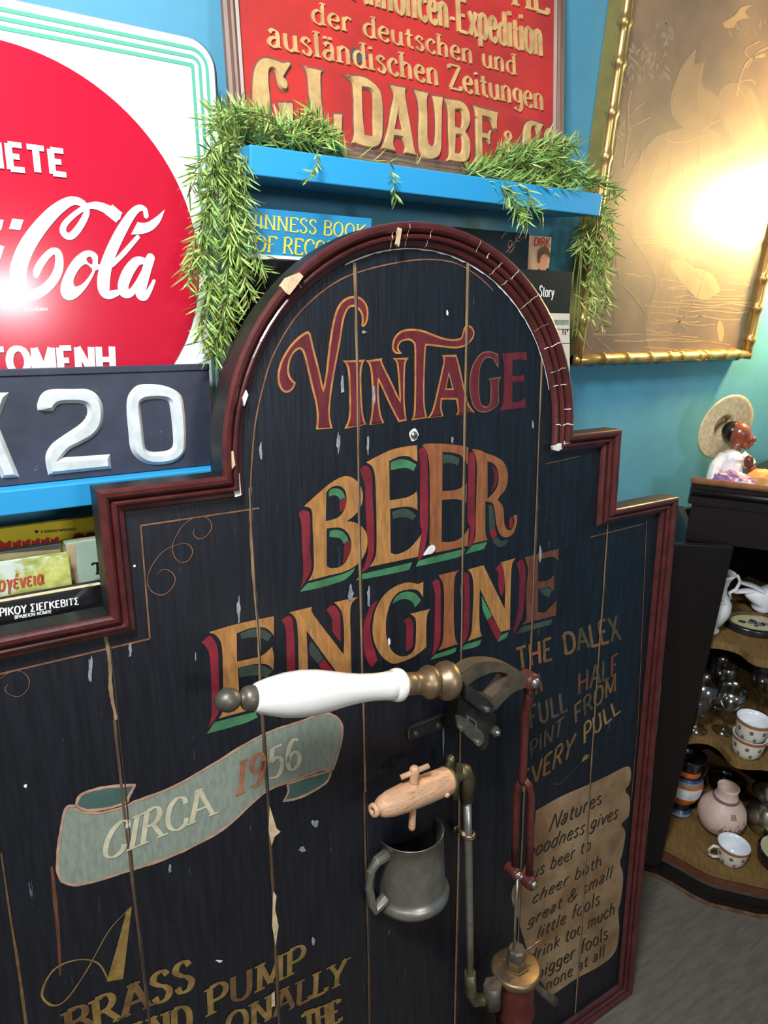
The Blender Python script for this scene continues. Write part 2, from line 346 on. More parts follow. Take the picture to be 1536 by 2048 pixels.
m_wine = mat('wine_letter_paint', (94, 26, 34), .5, var=.26, scale=30, stretch=(3, 1, .6), wear=(70, 30, 50), wearamt=.36, wscale=26)
m_crim = mat('crimson_shade_paint', (118, 28, 40), .5, var=.3, scale=24)
m_green = mat('green_shade_paint', (64, 118, 78), .5, var=.25, scale=30)
m_dkgreen = mat('dull_green_shade_paint', (52, 64, 54), .55, var=.25, scale=30)
m_ochre = mat('ochre_letter_paint', (134, 106, 56), .5, var=.3, scale=60)
m_ochre2 = mat('brown_letter_paint', (108, 78, 46), .55, var=.3, scale=60)
m_faint = mat('faint_letter_paint', (74, 64, 46), .6, var=.3, scale=60)
m_ban = mat('sage_banner_paint', (132, 140, 126), .55, var=.14, scale=60, stretch=(4, 1, 1), wear=(110, 112, 98), wearamt=.36, wscale=70)
m_bandk = mat('teal_banner_lining_paint', (66, 92, 84), .55, var=.14, scale=50)
m_banln = mat('pink_banner_edge_paint', (176, 138, 114), .55, var=.2, scale=50)
m_rust = mat('rust_letter_paint', (168, 104, 76), .55, var=.25, scale=50)
m_cream = mat('cream_letter_paint', (196, 188, 158), .55, var=.15, scale=50)
m_parch = mat('parchment_paint', (158, 132, 98), .6, var=.12, scale=9, rgb2=(118, 86, 56), wear=(112, 82, 56), wearamt=.38, wscale=12)
m_ink = mat('dark_ink_paint', (44, 32, 24), .6)
m_brass = mat('aged_brass', (134, 112, 86), .42, .75, var=.25, scale=40)
m_dkbrass = mat('dark_brass', (104, 98, 72), .45, .7, var=.3, scale=40)
m_iron = mat('dark_iron', (104, 98, 88), .45, .6, var=.25, scale=50, bump=.1)
m_blackiron = mat('black_iron', (64, 62, 58), .42, .6, var=.25, scale=50)
m_steel = mat('worn_steel', (170, 168, 160), .35, .9, var=.15, scale=60)
m_pewter = mat('pewter', (156, 152, 140), .38, .8, var=.16, scale=34, bump=.05)
m_porc = mat('white_porcelain', (236, 234, 226), .14, coat=.5)
m_redrod = mat('red_painted_rod', (82, 36, 31), .42, var=.25, scale=60, wear=(170, 130, 110), wearamt=.27, wscale=60)
m_oak = mat('pale_oak', (206, 160, 124), .6, var=.16, scale=60, stretch=(.35, 3, 4), wear=(112, 76, 54), wearamt=.41, wscale=90, wstretch=(.3, 4, 6), bump=.15)
m_copperm = mat('red_copper', (120, 62, 56), .35, .7, var=.3, scale=18)
# ------------------------------------------------------------------ the room
def struct(name, mb): o = mb.build(name); o['kind'] = 'structure'; return o
struct('wall_back', MB().box((-2.2, WALL_Y, FLOOR_Z), (WALL_R, WALL_Y+.1, 2.7), m_wall))
struct('wall_right', MB().box((WALL_R, -2.4, FLOOR_Z), (WALL_R+.1, WALL_Y+.1, 2.7), m_wall))
struct('floor', MB().box((-2.2, -2.4, FLOOR_Z-.08), (WALL_R+.1, WALL_Y+.1, FLOOR_Z), m_floor))
# ------------------------------------------------------------------ the pub sign board
B = Plane((0, .625, 0), 6.75); PN = -0.022                     # PN: painted panel face behind the moulding's front
sign = B.root('pub_sign', 'large black painted pub sign with arched top and oxblood moulding, beer pump mounted on it', 'sign')
AC, AR = (.5733, 1.272), .2925
def arch(r, n=40): return [(AC[0]-r*math.cos(math.pi*i/n), AC[1]+r*math.sin(math.pi*i/n)) for i in range(n+1)]
OUT = [(-.072, -.012), (-.072, 1.1175), (.1385, 1.1175), (.1385, 1.2615), (.2808, 1.2615)]+arch(AR)+[(.8658, 1.2650), (.983, 1.2650), (.983, 1.126), (1.155, 1.126), (1.147, -.012)]
PROF = [(.0, -.040, 'e'), (.0, -.004, 'e'), (.0012, -.001, 'r'), (.004, .0, 'r'), (.0085, -.0005, 'r'), (.0115, -.003, 'r'), (.0128, -.0065, 'r'), (.0136, -.0085, 'd'),
        (.0148, -.0068, 'r'), (.0172, -.0052, 'r'), (.0198, -.0062, 'r'), (.0218, -.0092, 'r'), (.0226, -.0125, 'd'), (.0245, -.0128, 'r'), (.0285, -.0150, 'r'), (.0305, -.0185, 'r'), (.031, -.0225, 'e')]
m_reddk = mat('dark_moulding_groove', (44, 16, 16), .4, var=.2, scale=40)
fm = MB(); n = len(OUT); rings = []
for wv, hv, k in PROF: rings.append([(u, -hv, v) for u, v in inset(OUT, wv)] if wv else [(u, -hv, v) for u, v in OUT])
for i in range(len(PROF)-1):
    mm = {'e': m_edge, 'r': m_red, 'd': m_reddk}[PROF[i+1][2]]
    fm.add(rings[i]+rings[i+1], [(k, (k+1) % n, n+(k+1) % n, n+k) for k in range(n)], mm)
frame = fm.build('moulding', sign, 'oxblood red stepped moulding along the edge')
IN = inset(OUT, .018)
pm = MB().prism([IN], -.038, PN, m_black, m_edge)
GR = [(.135, 1.10), (.3195, 1.24), (.4765, 1.512), (.659, 1.52), (.8095, 1.385), (.9845, 1.095)]
def wob(u, v0, v1, wd, k=26, a=.0012):
    p = []; ph = rnd.uniform(0, 6)
    for i in range(k+1):
        t = i/k; p.append((u+a*math.sin(ph+9*t)+rnd.uniform(-.0003, .0003), v0+(v1-v0)*t, wd*rnd.uniform(.75, 1.2)))
    return p
for i, (u, vt) in enumerate(GR):
    vs_ = (.98, .93, .75, 0, 0, 0)[i]
    pm.ribbon(wob(u, vs_, vt, .0042), PN+.0012, m_groove)
    if vs_: pm.ribbon(wob(u, .0, vs_, .0036), PN+.0012, m_groove3)
    pm.ribbon([(a+.0024, b, .0016) for a, b, c in wob(u, .0, vt, .0016)], PN+.0013, m_groove2)
# chips and filler along the moulding and planks
def px(t, off=PN, ox=0, oy=0, s=1, step=5): return [B.uv(x, y, off) for x, y in outline(t, ox, oy, s, step)]
def pst(t, wd, off, ox=0, oy=0, s=1, step=6, jit=.15):
    P = [p for p, c in parse(t, ox, oy, s)]
    Q = spl(P, False, step) if len(P) > 2 else P
    out = []
    for q in Q:
        u, v = B.uv(q[0], q[1], off); k = (q[2]/s if len(q) > 2 else wd)
        out.append((u, v, k*mpp(B.P+B.up*v)*rnd.uniform(1-jit, 1+jit)))
    return out
arcw = [(AC[0]-.2615*math.cos(a), AC[1]+.2615*math.sin(a), rnd.uniform(.0012, .0042)) for a in [math.pi*(.36+.56*i/60) for i in range(61)]]
pm.ribbon(arcw, PN+.0015, m_white)
for (cx, cy, rx, ry, mm) in [(268, 1131, 3, 4, m_white), (893, 626, 3, 6, m_white), (727, 664, 6, 4, m_scuff), (50, 1570, 4, 5, m_white), (438, 1920, 8, 3, m_white), (603, 1697, 9, 6, m_scuff),
     (629, 1646, 9, 10, m_scuff), (339, 1735, 4, 11, m_scuff), (777, 1283, 3, 11, m_white), (180, 1340, 6, 36, m_scuff), (260, 1300, 4, 16, m_scuff), (476, 1215, 4, 30, m_scuff), (700, 1185, 6, 24, m_scuff),
     (736, 1190, 4, 24, m_scuff), (675, 885, 4, 24, m_scuff), (734, 890, 3, 24, m_scuff), (520, 905, 4, 24, m_scuff), (683, 772, 5, 26, m_scuff), (746, 795, 4, 26, m_scuff), (903, 880, 3, 8, m_scuff), (1064, 850, 3, 10, m_scuff),
     (1078, 1108, 4, 18, m_scuff), (390, 1310, 2, 12, m_scuff), (625, 1880, 4, 10, m_scuff), (885, 1480, 2, 40, m_scuff)]:
    lp = []
    for i in range(11):
        a = 2*math.pi*i/11; k = rnd.uniform(.5, 1.1); lp.append(B.uv(cx+rx*k*math.cos(a), cy+ry*k*math.sin(a), PN))
    pm.poly([lp], PN+.0021, mm)
for t in ['538,1610* 552,1655* 560,1662* 548,1672* 542,1690* 536,1660*', '545,1780* 552,1790* 549,1815* 556,1850* 550,1890* 543,1850*', '542,1985* 548,1980* 549,2010* 542,2012*']:
    pm.poly([px(t)], PN+.0021, m_raw)
panel = pm.build('panel', sign, 'black planked panel with tan grooves and paint scuffs')
for t, mm, o in [('560,572* 572,556* 598,545* 606,553* 590,575* 578,590* 570,585*', m_raw, .0004), ('455,905* 466,902* 470,930* 458,945* 446,948* 450,925*', m_raw, -.004), ('470,950* 478,946* 482,990* 470,994* 464,968*', m_white, -.012),
              ('795,455* 803,458* 800,478* 797,494* 793,488* 796,472*', m_raw, .0004), ('1105,893* 1116,890* 1150,868* 1146,880* 1116,902* 1107,900*', m_white, -.008), ('484,796* 492,780* 496,790* 488,812*', m_white, -.006)]:
    MB().prism([[B.uv(a, b, o) for a, b in outline(t)]], o-.004, o+.0012, mm).build('paint_chip', sign, 'pale chip of bare wood or filler on the moulding')
for a in (.60, .625, .655, .69, .745, .80, .84, .885, .915, .96, .99, .44, .47, .51, .27):
    ch = MB()      # cracks across the arch moulding
    aa = math.pi*a; w0 = rnd.uniform(.0002, .0009)*(1.6 if a in (.47, .44) else 1)
    k0 = rnd.choice([0, 0, 1, 2]); k1 = rnd.choice([8, 8, 7, 5])
    pts = [(rr, hh) for rr, hh in ((.289, .0004), (.2835, .0004), (.281, -.002), (.278, -.0045), (.274, -.0046), (.27, -.0105), (.264, -.0135), (.262, -.017))]
    pts = pts[k0:k1]
    for (r0, h0), (r1, h1) in zip(pts, pts[1:]):
        aa += rnd.uniform(-.004, .004)
        q = [(AC[0]-r*math.cos(aa+d), -h-.0006, AC[1]+r*math.sin(aa+d)) for r, h in ((r0, h0), (r1, h1)) for d in (-w0/.29, w0/.29)]
        ch.add(q, [(0, 1, 3, 2)], m_white if a > .8 else m_raw)
    ch.build('paint_crack', sign, 'thin pale crack across the arch moulding')
bk = MB().prism([arch(AR-.006)+[(.8598, 1.2), (.2868, 1.2)]], -.064, -.0385, m_edge, m_edge)
bk.build('backing_board', sign)
# ---- lettering: VINTAGE
def letters(name, items, label=None, parent=sign):
    mb = MB()
    for t, mm, off, hole in items: mb.poly([t]+hole, PN+off, mm)
    return mb.build(name, parent, label)
c3 = (520, 560, 5.12); c4 = (780, 640, 5.12)
VT = [('365,1050* 350,1095 310,1140 260,1155 210,1120 180,1040 180,940 215,820 290,690 380,590 480,525 515,550* 530,610 560,740 610,930 645,1105* 670,960 690,780 710,620 740,440 780,300 840,210 930,165 1020,175 1085,240 1108,330 1095,430 1060,480 1035,470* 1040,420 1035,360 1010,310 960,275 910,290 875,350 850,440 830,580 805,720 775,880 740,1080 720,1250 715,1390 740,1520* 570,1530* 580,1400 565,1260 530,1120 490,950 455,800 430,730 400,710 350,745 310,820 295,920 310,990 340,1030', c3, [], 1),
 ('845,825* 1075,815* 1050,860 1035,960 1040,1200 1055,1380 1085,1480* 860,1525* 905,1410 910,1200 900,960 880,870', c3, [], 1),
 ('1080,825* 1250,800* 1252,850 1330,1010 1425,1215* 1415,1050 1400,880 1385,830 1355,800* 1520,795* 1490,850 1480,1000 1480,1250 1500,1440* 1415,1455* 1320,1270 1215,1040* 1215,1200 1235,1370 1270,1465* 1115,1485* 1135,1380 1145,1200 1135,980 1115,870', c3, [], 1),
 ('120,345* 60,345 25,310 18,250 45,170 110,110 200,90 320,100 430,140 540,180 640,195 720,180 740,130 760,70 800,50 845,80 862,130 850,185 800,245 720,285 620,290 500,275 370,262* 362,320 355,500 350,700 355,880 378,1000* 210,1030* 240,950 248,700 248,500 248,300 240,240* 200,210 140,215 100,240 85,290', c4, [], 1),
 ('530,360* 675,355* 700,430 750,650 800,850 865,945* 668,975* 690,930 675,815* 530,815* 525,900 545,985* 380,1005* 430,920 480,720 520,540 545,420', c4, ['600,560* 635,700* 575,700*'], 1),
 ('1105,350* 1108,490* 1090,470 1050,400 995,388 950,420 920,500 910,640 912,760 930,850 970,885 1010,870 1025,800 1025,650 1005,600* 1135,580* 1112,640 1110,780 1110,850 1060,910 980,945 900,935 845,870 815,750 810,620 830,500 870,410 930,340 1000,318 1060,330', c4, [], .5),
 ('1140,345* 1395,325* 1398,420* 1350,405 1252,410* 1250,575* 1330,572 1370,550* 1370,640* 1320,628 1250,635* 1250,845* 1310,838 1380,800* 1390,895* 1110,930* 1150,860 1160,700 1160,480 1150,400', c4, [], .35)]
it = []
for t, c, hs, k in VT:
    lp = px(t, PN, *c); hl = [px(h, PN, *c) for h in hs]
    it.append((lp, m_line if k == 1 else (m_copper if k == .5 else m_wine), .0006, hl))
    it.append((inset(lp, .0022*k+.0006), m_wine, .0009, [inset(h, -.002) for h in hl]))
letters('lettering', it, 'wine red gold-edged word VINTAGE')
# ---- BEER
c5 = (580, 880, 5.486); c6 = (800, 860, 5.908)
BE = [  # shades first
 ('90,820* 120,775 170,775 210,800 220,900 220,1200 235,1350 225,1440 180,1530 110,1640* 130,1560 145,1450 135,1200 125,950 115,870', c5, m_crim, .0004),
 ('185,1575* 400,1520 600,1460 710,1400* 690,1450 640,1500 560,1550 330,1620 105,1665*', c5, m_green, .0004),
 ('425,620* 430,560 470,530 530,535 580,570 605,630* 545,655* 525,620 480,605', c5, m_green, .0004), ('545,660* 612,630* 612,720 585,770 550,790* 540,730', c5, m_crim, .0004),
 ('430,1060* 435,1000* 500,985 570,1000 620,1050 640,1100* 590,1140* 560,1090 510,1070', c5, m_green, .0004), ('595,1140* 650,1100* 665,1170 650,1260 610,1320 570,1350* 585,1290 590,1210', c5, m_crim, .0004),
 ('765,330* 800,285 840,285 880,330 900,430 905,650 920,900 920,1200 900,1310 860,1400 780,1460* 830,1330 855,1200 840,1000 825,700 820,500 790,400', c5, m_crim, .0004),
 ('780,1470* 1000,1420 1340,1340* 1310,1410 1280,1430 1000,1490 720,1540*', c5, m_green, .0004), ('1100,245* 1200,210 1300,225 1385,270* 1355,340* 1290,310 1210,310 1105,330*', c5, m_green, .0004),
 ('1115,790* 1200,760 1290,760 1385,830* 1340,880* 1280,850 1200,850 1130,865*', c5, m_dkgreen, .0004),
 ('215,240* 250,210 290,215 315,290 325,450 330,700 330,1000 325,1180 300,1350 260,1500 205,1540* 240,1350 255,1180 235,1100 235,800 235,450 230,320', c6, m_crim, .0004),
 ('215,1545* 450,1480 770,1400* 750,1450 690,1500 450,1560 185,1615*', c6, m_green, .0004), ('510,290* 620,300 700,340* 680,420* 600,390 505,400*', c6, m_dkgreen, .0004),
 ('820,270* 860,265 885,350 885,600 880,900 885,1100 865,1300 840,1360 800,1390* 825,1250 830,1150 795,1060 800,800 805,500 808,330', c6, m_crim, .0004),
 ('850,1360* 1030,1320* 1000,1380 970,1410 765,1465*', c6, m_green, .0004), ('1090,1310* 1140,1270 1200,1310 1280,1290* 1250,1350 1190,1385 1130,1360', c6, m_dkgreen, .0004),
 ('1055,1190* 1120,1160* 1140,1250 1090,1300*', c6, m_crim, .0004), ('1045,880* 1095,900 1110,1000 1120,1150 1055,1185*', c6, m_dkgreen, .0004), ('1330,1020* 1330,1140 1285,1170* 1290,1060', c6, m_crim, .0004),
 ('1085,425* 1140,470 1152,560 1130,660 1060,740* 1100,640 1110,540', c6, m_wine, .0004)]
BG = [('150,725* 300,590 430,480 560,405 650,400 730,450 785,540 795,640 770,740 700,830 620,890* 690,898 760,930 820,990 845,1070 840,1180 790,1300 700,1390 570,1450 400,1490 195,1545* 235,1480 258,1390 258,1250 245,950 240,800 215,745', c5, ['395,575* 440,525 510,500 570,520 610,580 615,680 590,770 520,850 390,890*', '400,970* 480,960 560,965 630,1020 665,1110 660,1220 610,1330 540,1390 460,1405 415,1390 400,1340'], m_gold),
 ('830,245* 950,180 1100,110 1240,75 1390,55* 1395,235* 1360,220 1300,180 1200,180 1085,230* 1090,660* 1250,635 1340,600 1385,560* 1395,640 1395,770* 1340,740 1250,730 1095,755* 1100,1160 1105,1240* 1180,1250 1290,1200 1380,1110 1440,1030* 1420,1150 1400,1280* 1250,1310 870,1390* 920,1310 945,1200 945,900 935,500 920,350 890,280', c5, [], m_gold),
 ('255,180* 320,160 500,162 700,180 805,205* 795,410* 750,340 700,290 600,265 500,258* 495,720* 600,715 700,690 785,630* 780,860* 740,840 660,815 490,825* 490,1320* 600,1320 720,1270 815,1150* 805,1260 800,1365* 560,1420 380,1450* 345,1340* 348,1000 345,500 330,330 300,230', c6, [], m_gold2),
 ('845,225* 930,235 1030,280 1120,310 1210,370 1260,460 1270,580 1240,700 1170,790 1150,830* 1200,880 1220,960 1225,1080 1250,1160 1290,1185 1330,1150 1345,1080 1335,1010* 1380,1000* 1375,1100 1340,1210 1280,1260 1210,1260 1160,1200 1130,1080 1115,950 1095,870 1050,850 1005,845* 1005,1000 1005,1200 1030,1300* 850,1340* 885,1250 890,1000 900,700 905,450 890,320', c6, ['1030,370* 1090,390 1140,450 1160,550 1150,650 1100,740 1030,810*'], m_gold2)]
letters('lettering', [(px(t, PN, *c), mm, o, []) for t, c, mm, o in BE]+[(px(t, PN, *c), mm, .0008, [px(h, PN, *c) for h in hs]) for t, c, hs, mm in BG], 'gold block word BEER with crimson and green shade')
# ---- ENGINE
c7 = (400, 1160, 4.518); c8 = (700, 1080, 3.491)
ES = [('15,560* 80,505 120,530 150,590 165,700 170,950 175,1120 165,1200 120,1280 70,1340* 100,1240 105,1120 100,900 85,680 50,600', c7, m_crim), ('130,1285* 300,1240 500,1190* 520,1240* 380,1300 60,1388*', c7, m_green),
 ('370,530* 365,480* 470,440 560,440 650,500* 610,555* 540,520 450,520', c7, m_dkgreen), ('355,880* 350,800* 450,770 560,770 655,820* 600,880* 500,860', c7, m_dkgreen),
 ('735,360* 790,325 830,345 845,450 855,600 860,850* 785,850* 780,600 770,430', c7, m_crim), ('1140,270* 1190,225 1240,260 1265,330 1270,560* 1200,470 1190,350', c7, m_crim),
 ('1000,550* 1060,620 1115,710* 1070,760* 1000,680 985,620', c7, m_dkgreen), ('1120,715* 1180,790 1235,870* 1140,870* 1070,765*', c7, m_crim),
 ('295,445* 320,395 380,362 450,370 495,420* 455,470* 430,430 380,410 330,425', c8, m_green), ('375,565* 410,540 440,580 440,680 435,740 390,780* 390,680 392,600', c8, m_crim), ('195,420* 160,500 140,600 150,700 175,780 190,840* 150,890* 110,820 92,700 95,590 120,510 150,450', c8, m_crim),
 ('572,300* 600,275 628,310 632,500 630,680 610,760 570,810* 585,720 590,550 592,380', c8, m_crim), ('590,800* 740,750* 720,790 560,835*', c8, m_green),
 ('780,260* 805,225 830,260 832,450 830,600 810,690 770,750* 785,650 795,480 795,330', c8, m_crim), ('800,730* 915,695* 890,740 760,775*', c8, m_green), ('1015,205* 1045,165 1072,200 1075,330 1060,400* 1035,330 1035,240', c8, m_crim),
 ('918,390* 950,450 990,530* 955,560* 925,480', c8, m_green), ('990,535* 1055,645* 1030,710* 955,560*', c8, m_crim), ('1050,665* 1105,640* 1090,680 1030,710*', c8, m_green),
 ('1160,165* 1195,135 1220,170 1225,300 1210,480 1180,590 1130,660* 1165,520 1180,350 1178,230', c8, m_wine), ('1316,345* 1360,325 1412,350* 1385,400* 1345,380', c8, m_dkgreen), ('1200,605* 1415,550* 1400,590* 1150,660*', c8, m_dkgreen)]
EG = [('78,470* 240,420 420,375 665,325* 665,500* 620,450 560,425 450,435 330,480* 332,735* 450,710 560,680 650,600* 665,700 660,810* 620,770 560,755 450,765 340,795* 350,1000 350,1120* 500,1080* 490,1160* 165,1250* 200,1190 208,1050 205,800 195,600 170,530 130,490', c7, m_gold),
 ('805,290* 1010,240* 1010,290 1080,390 1180,520 1295,670* 1300,500 1290,350 1270,270 1210,200* 1425,150* 1370,210 1355,300 1358,500 1368,900* 1285,900* 1150,720 960,455* 970,700 972,860* 890,860* 885,600 875,400 850,330', c7, m_gold),
 ('510,290* 508,400* 470,350 400,345 330,370 280,440 250,560 255,680 290,770 350,810 410,800 450,750 458,650 455,550 415,515* 558,480* 535,530 530,650 532,745* 450,810 360,850 290,860 220,810 170,720 155,610 175,490 230,390 310,325 400,295 470,305', c8, m_gold),
 ('615,245* 760,210* 730,260 722,400 725,600 735,690 752,725* 615,770* 645,700 652,550 655,400 645,300', c8, m_gold2),
 ('820,205* 930,175* 990,300 1078,480* 1080,350 1072,220 1050,155* 1155,125* 1130,170 1120,300 1115,625* 1050,640* 1000,540 905,340* 900,500 905,620 918,670* 820,705* 845,640 855,500 860,350 850,250', c8, m_gold),
 ('1215,120* 1455,60* 1450,150* 1410,115 1310,140* 1310,290* 1380,280 1425,240* 1420,360* 1380,325 1310,340* 1310,500* 1360,500 1440,420* 1435,525* 1195,590* 1230,540 1225,380 1240,220 1230,160', c8, m_gold3)]
letters('lettering', [(px(t, PN, *c), mm, .0004, []) for t, c, mm in ES]+[(px(t, PN, *c), mm, .0008, []) for t, c, mm in EG], 'gold block word ENGINE with crimson and green shade')
# ---- banner
bn = MB()
main_ = '148,1611* 131,1618 119,1677 115,1737 129,1764 168,1767 247,1744 346,1710 445,1658 524,1588 574,1564 638,1541 665,1539* 680,1490 683,1450 666,1430 641,1428 599,1443 544,1461 495,1485 420,1531 346,1573 267,1603* 247,1613 198,1625 163,1622'
bn.poly([px(main_)], PN+.0005, m_ban)
r1 = '151,1611* 163,1588 208,1574 270,1569* 257,1593 255,1603* 218,1615 173,1620'
r2 = '574,1568* 620,1552 662,1541* 653,1563 623,1583 594,1596 567,1601* 576,1583'
bn.poly([px(r1)], PN+.0008, m_bandk); bn.poly([px(r2)], PN+.0008, m_bandk)
for t in (main_, r1, r2):
    lp = [B.uv(a, b, PN) for a, b in outline(t)]; lp.append(lp[0]); bn.ribbon([(a, b, .0042*rnd.uniform(.6, 1.1)) for a, b in lp], PN+.0010, m_banln)
Q = lambda *p: [B.uv(x, y, PN) for x, y in p]
pen(bn, Q((211, 1655), (411, 1572), (427, 1628), (197, 1725)), 'CIRCA', m_cream, PN+.0013, .15, .3, True, .1, mats=[m_cream, m_rust, m_cream])
pen(bn, Q((470, 1526), (594, 1474), (602, 1530), (468, 1593)), '1956', m_rust, PN+.0013, .15, .35, True, .1, mats=[m_rust, m_rust, m_cream])
bn.build('banner', sign, 'painted sage ribbon reading CIRCA 1956')
# ---- ochre text, lower left
tx = MB()
cb = (0, 1440, 2.021)
tx.poly([px('512,765* 532,752* 497,1045* 430,1056* 468,930*', PN, *cb)], PN+.0008, m_ochre)
tx.ribbon(pst('525,758,7 440,850,10 350,1010,12 270,1125,14 215,1152,18 172,1120,20 178,1070,20 215,1010,18 270,978,14 340,966,12 400,985,14 435,1045,12', 8, PN, *cb), PN+.0008, m_ochre)
for q, t in [(((122, 2027), (378, 1917), (390, 1974), (131, 2084)), 'BRASS'), (((198, 2071), (377, 2007), (383, 2062), (203, 2127)), 'HAND'), (((408, 1980), (606, 1888), (607, 1937), (414, 2032)), 'PUMP'),
             (((446, 2033), (691, 1917), (688, 1965), (453, 2080)), 'ONALLY'), (((603, 2026), (676, 1998), (681, 2042), (608, 2070)), 'THE')]:
    pen(tx, Q(*q), t, m_ochre, PN+.0008, .2, .35, True, .05, mats=[m_ochre, m_ochre, m_ochre2])
tx.build('lettering', sign, 'ochre lettering beginning with a large script A')
# ---- faint text, right
tr = MB(); cr = (1000, 1200, 3.84)
R_ = lambda *p: [B.uv(1000+x/3.84, 1200+y/3.84, PN) for x, y in p]
for q, t, ms in [(((110, 375), (395, 285), (400, 455), (135, 535)), 'THE', [m_gold2, m_ochre2]), (((470, 265), (895, 115), (930, 300), (490, 415)), 'DALEX', [m_ochre2, m_faint]), (((262, 575), (312, 555), (322, 700), (272, 725)), 'A', [m_gold3]),
                 (((205, 825), (500, 700), (520, 845), (225, 990)), 'FULL', [m_faint]), (((590, 570), (905, 405), (905, 560), (590, 730)), 'HALF', [m_gold3, m_faint]), (((215, 1100), (492, 890), (470, 1030), (230, 1210)), 'PINT', [m_faint]),
                 (((560, 815), (890, 555), (890, 690), (570, 950)), 'FROM', [m_ochre2, m_faint]), (((150, 1345), (582, 1020), (540, 1200), (165, 1475)), 'EVERY', [m_ochre2, m_faint]), (((635, 960), (890, 765), (925, 850), (635, 1110)), 'PULL', [m_ochre])]:
    pen(tr, R_(*q), t, ms[0], PN+.0008, .16, .75, False, .02, mats=ms)
for t, mm in [('745,1130,5 830,1070,8 890,1048,12 910,1065,14 908,1110,8', m_ochre2), ('410,1405,6 450,1412,8 520,1355,5 620,1245,4', m_scuff), ('1070,895,6 1025,1000,9 1042,1080,8 1036,1160,4', m_ochre2), ('1072,580,3 1010,760,6 960,900,8 930,990,4', m_faint)]:
    tr.ribbon(pst(t, 4, PN, *cr), PN+.0008, mm)
tr.poly([px('620,1245* 640,1200 665,1175* 668,1190 690,1185* 670,1215', PN, *cr)], PN+.0008, m_ochre)
tr.build('lettering', sign, 'faded gold lettering down the right side')
# ---- parchment
pa = MB(); cp = (860, 1500, 2.844)
pa.poly([px('600,345* 740,265 890,200 1000,150 1110,95 1140,110 1138,180 1110,230 1135,270 1130,370 1090,420 1110,470 1095,580 1080,640 1098,720 1085,850 1070,920 1075,1030 1050,1150 960,1230 830,1300 730,1370 680,1390 640,1330 590,1250 540,1100 500,960 465,850 470,780 500,740 560,600 590,450', PN, *cp)], PN+.0005, m_parch)
P_ = lambda *p: [B.uv(860+x/2.844, 1500+y/2.844, PN) for x, y in p]
for q, t in [(((690, 372), (965, 232), (975, 300), (668, 468)), 'Natures'), (((560, 540), (1072, 308), (1062, 385), (545, 625)), 'goodness gives'), (((580, 665), (912, 497), (910, 565), (572, 735)), 'us beer to'), (((590, 810), (972, 590), (975, 655), (572, 880)), 'cheer both'),
             (((560, 945), (1035, 655), (1030, 725), (548, 1010)), 'great & small'), (((610, 1010), (960, 800), (962, 875), (600, 1075)), 'little fools'), (((560, 1150), (1045, 860), (1048, 930), (560, 1215)), 'drink too much'), (((600, 1240), (1000, 1000), (1010, 1070), (600, 1310)), 'bigger fools'), (((650, 1310), (985, 1110), (990, 1170), (655, 1370)), 'none at all')]:
    pen(pa, P_(*q), t, m_ink, PN+.0009, .17, .3, False, .22, nib=35)
pa.build('painted_scroll', sign, 'painted brown parchment with italic verse')
# ---- fine copper lines
def lines(items, label, m=None):
    ln = MB()
    for t, wd, c in items: ln.ribbon(pst(t, wd, PN, *c), PN+.0008, m or m_copper)
    ln.build('border_line', sign, label)
c0 = (0, 0, 1); c07 = (0, 700, 2.743); c01 = (0, 1000, 3.84)
lines([('0,1347.6 299.5,1277', 4, c0), ('299.5,1277 281,1051', 4, c0), ('281,1051 518,1016', 4, c0),
 ('1065,980,8 1060,1010,16 1090,1035,20 1130,1020,18 1160,970,14 1140,925,12 1090,915,12 1020,945,14 970,1010,14 945,1080,14 960,1140,14 1000,1165,14 1040,1145,16 1055,1100,18 1030,1065,14 980,1065,12 900,1100,12 840,1170,14 810,1240,14 815,1300,14 850,1335,16 900,1340,18 945,1300,18 960,1250,16 930,1210,14 890,1205,14 855,1235,6', 14, c07),
 ('0,1372,24 60,1330,20 130,1310,18 190,1330,24 225,1390,28 205,1460,26 150,1505,20 90,1500,18 45,1470,18 40,1440,18 60,1415,10', 18, c01)], 'thin copper border line with scrolls, left')
lines([('1180,1074 1285,1048', 3, c0)], 'thin copper border line, right'); lines([('1293,1036 1276,1434', 3, c0), ('1276,1434 1262,1600', 3, c0)], 'thin copper border line, right'); lines([('1089,928 1160,912', 2.5, c0)], 'thin copper border line, right')
lines([('499,998 508,862 527,768 550,702 597,627 667,567 738,538 832,520 902,524 949,548 986,581', 4, c0)], 'thin copper line inside the arch')
lines([('103,1732,5 109,1790,8 117,1880,6 120,1950,3', 6, c0)], 'thin rust red streak', m_gold3); lines([('2,1705,3 20,1830,4 36,1930,5 52,2048,6', 5, c0)], 'thin gold streak', m_ochre2)
sc_ = MB(); q = B.L(827, 870, PN)
sc_.lathe([(0, .004), (.0045, .0036), (.0052, .0022), (.0056, .0005)], q, (0, -1, 0), m_steel, 20)
sc_.ribbon([(q.x-.004, q.z-.001, .0012), (q.x+.004, q.z+.001, .0012)], -q.y+.0044, m_iron)
sc_.poly([[(q.x+.0078*math.cos(2*math.pi*i/14)*rnd.uniform(.8, 1.15), q.z+.0095*math.sin(2*math.pi*i/14)*rnd.uniform(.8, 1.15)) for i in range(14)]], PN+.0006, m_white)
sc_.build('screw', sign, 'screw head in a pale chip of paint')
hk = MB(); q = B.L(862, 1100, PN)
hk.prism([[B.uv(a, b, PN) for a, b in outline('846,1110* 858,1093 866,1090 868,1098 862,1106*')]], PN, PN+.003, m_white)
hk.build('paint_chip', sign)
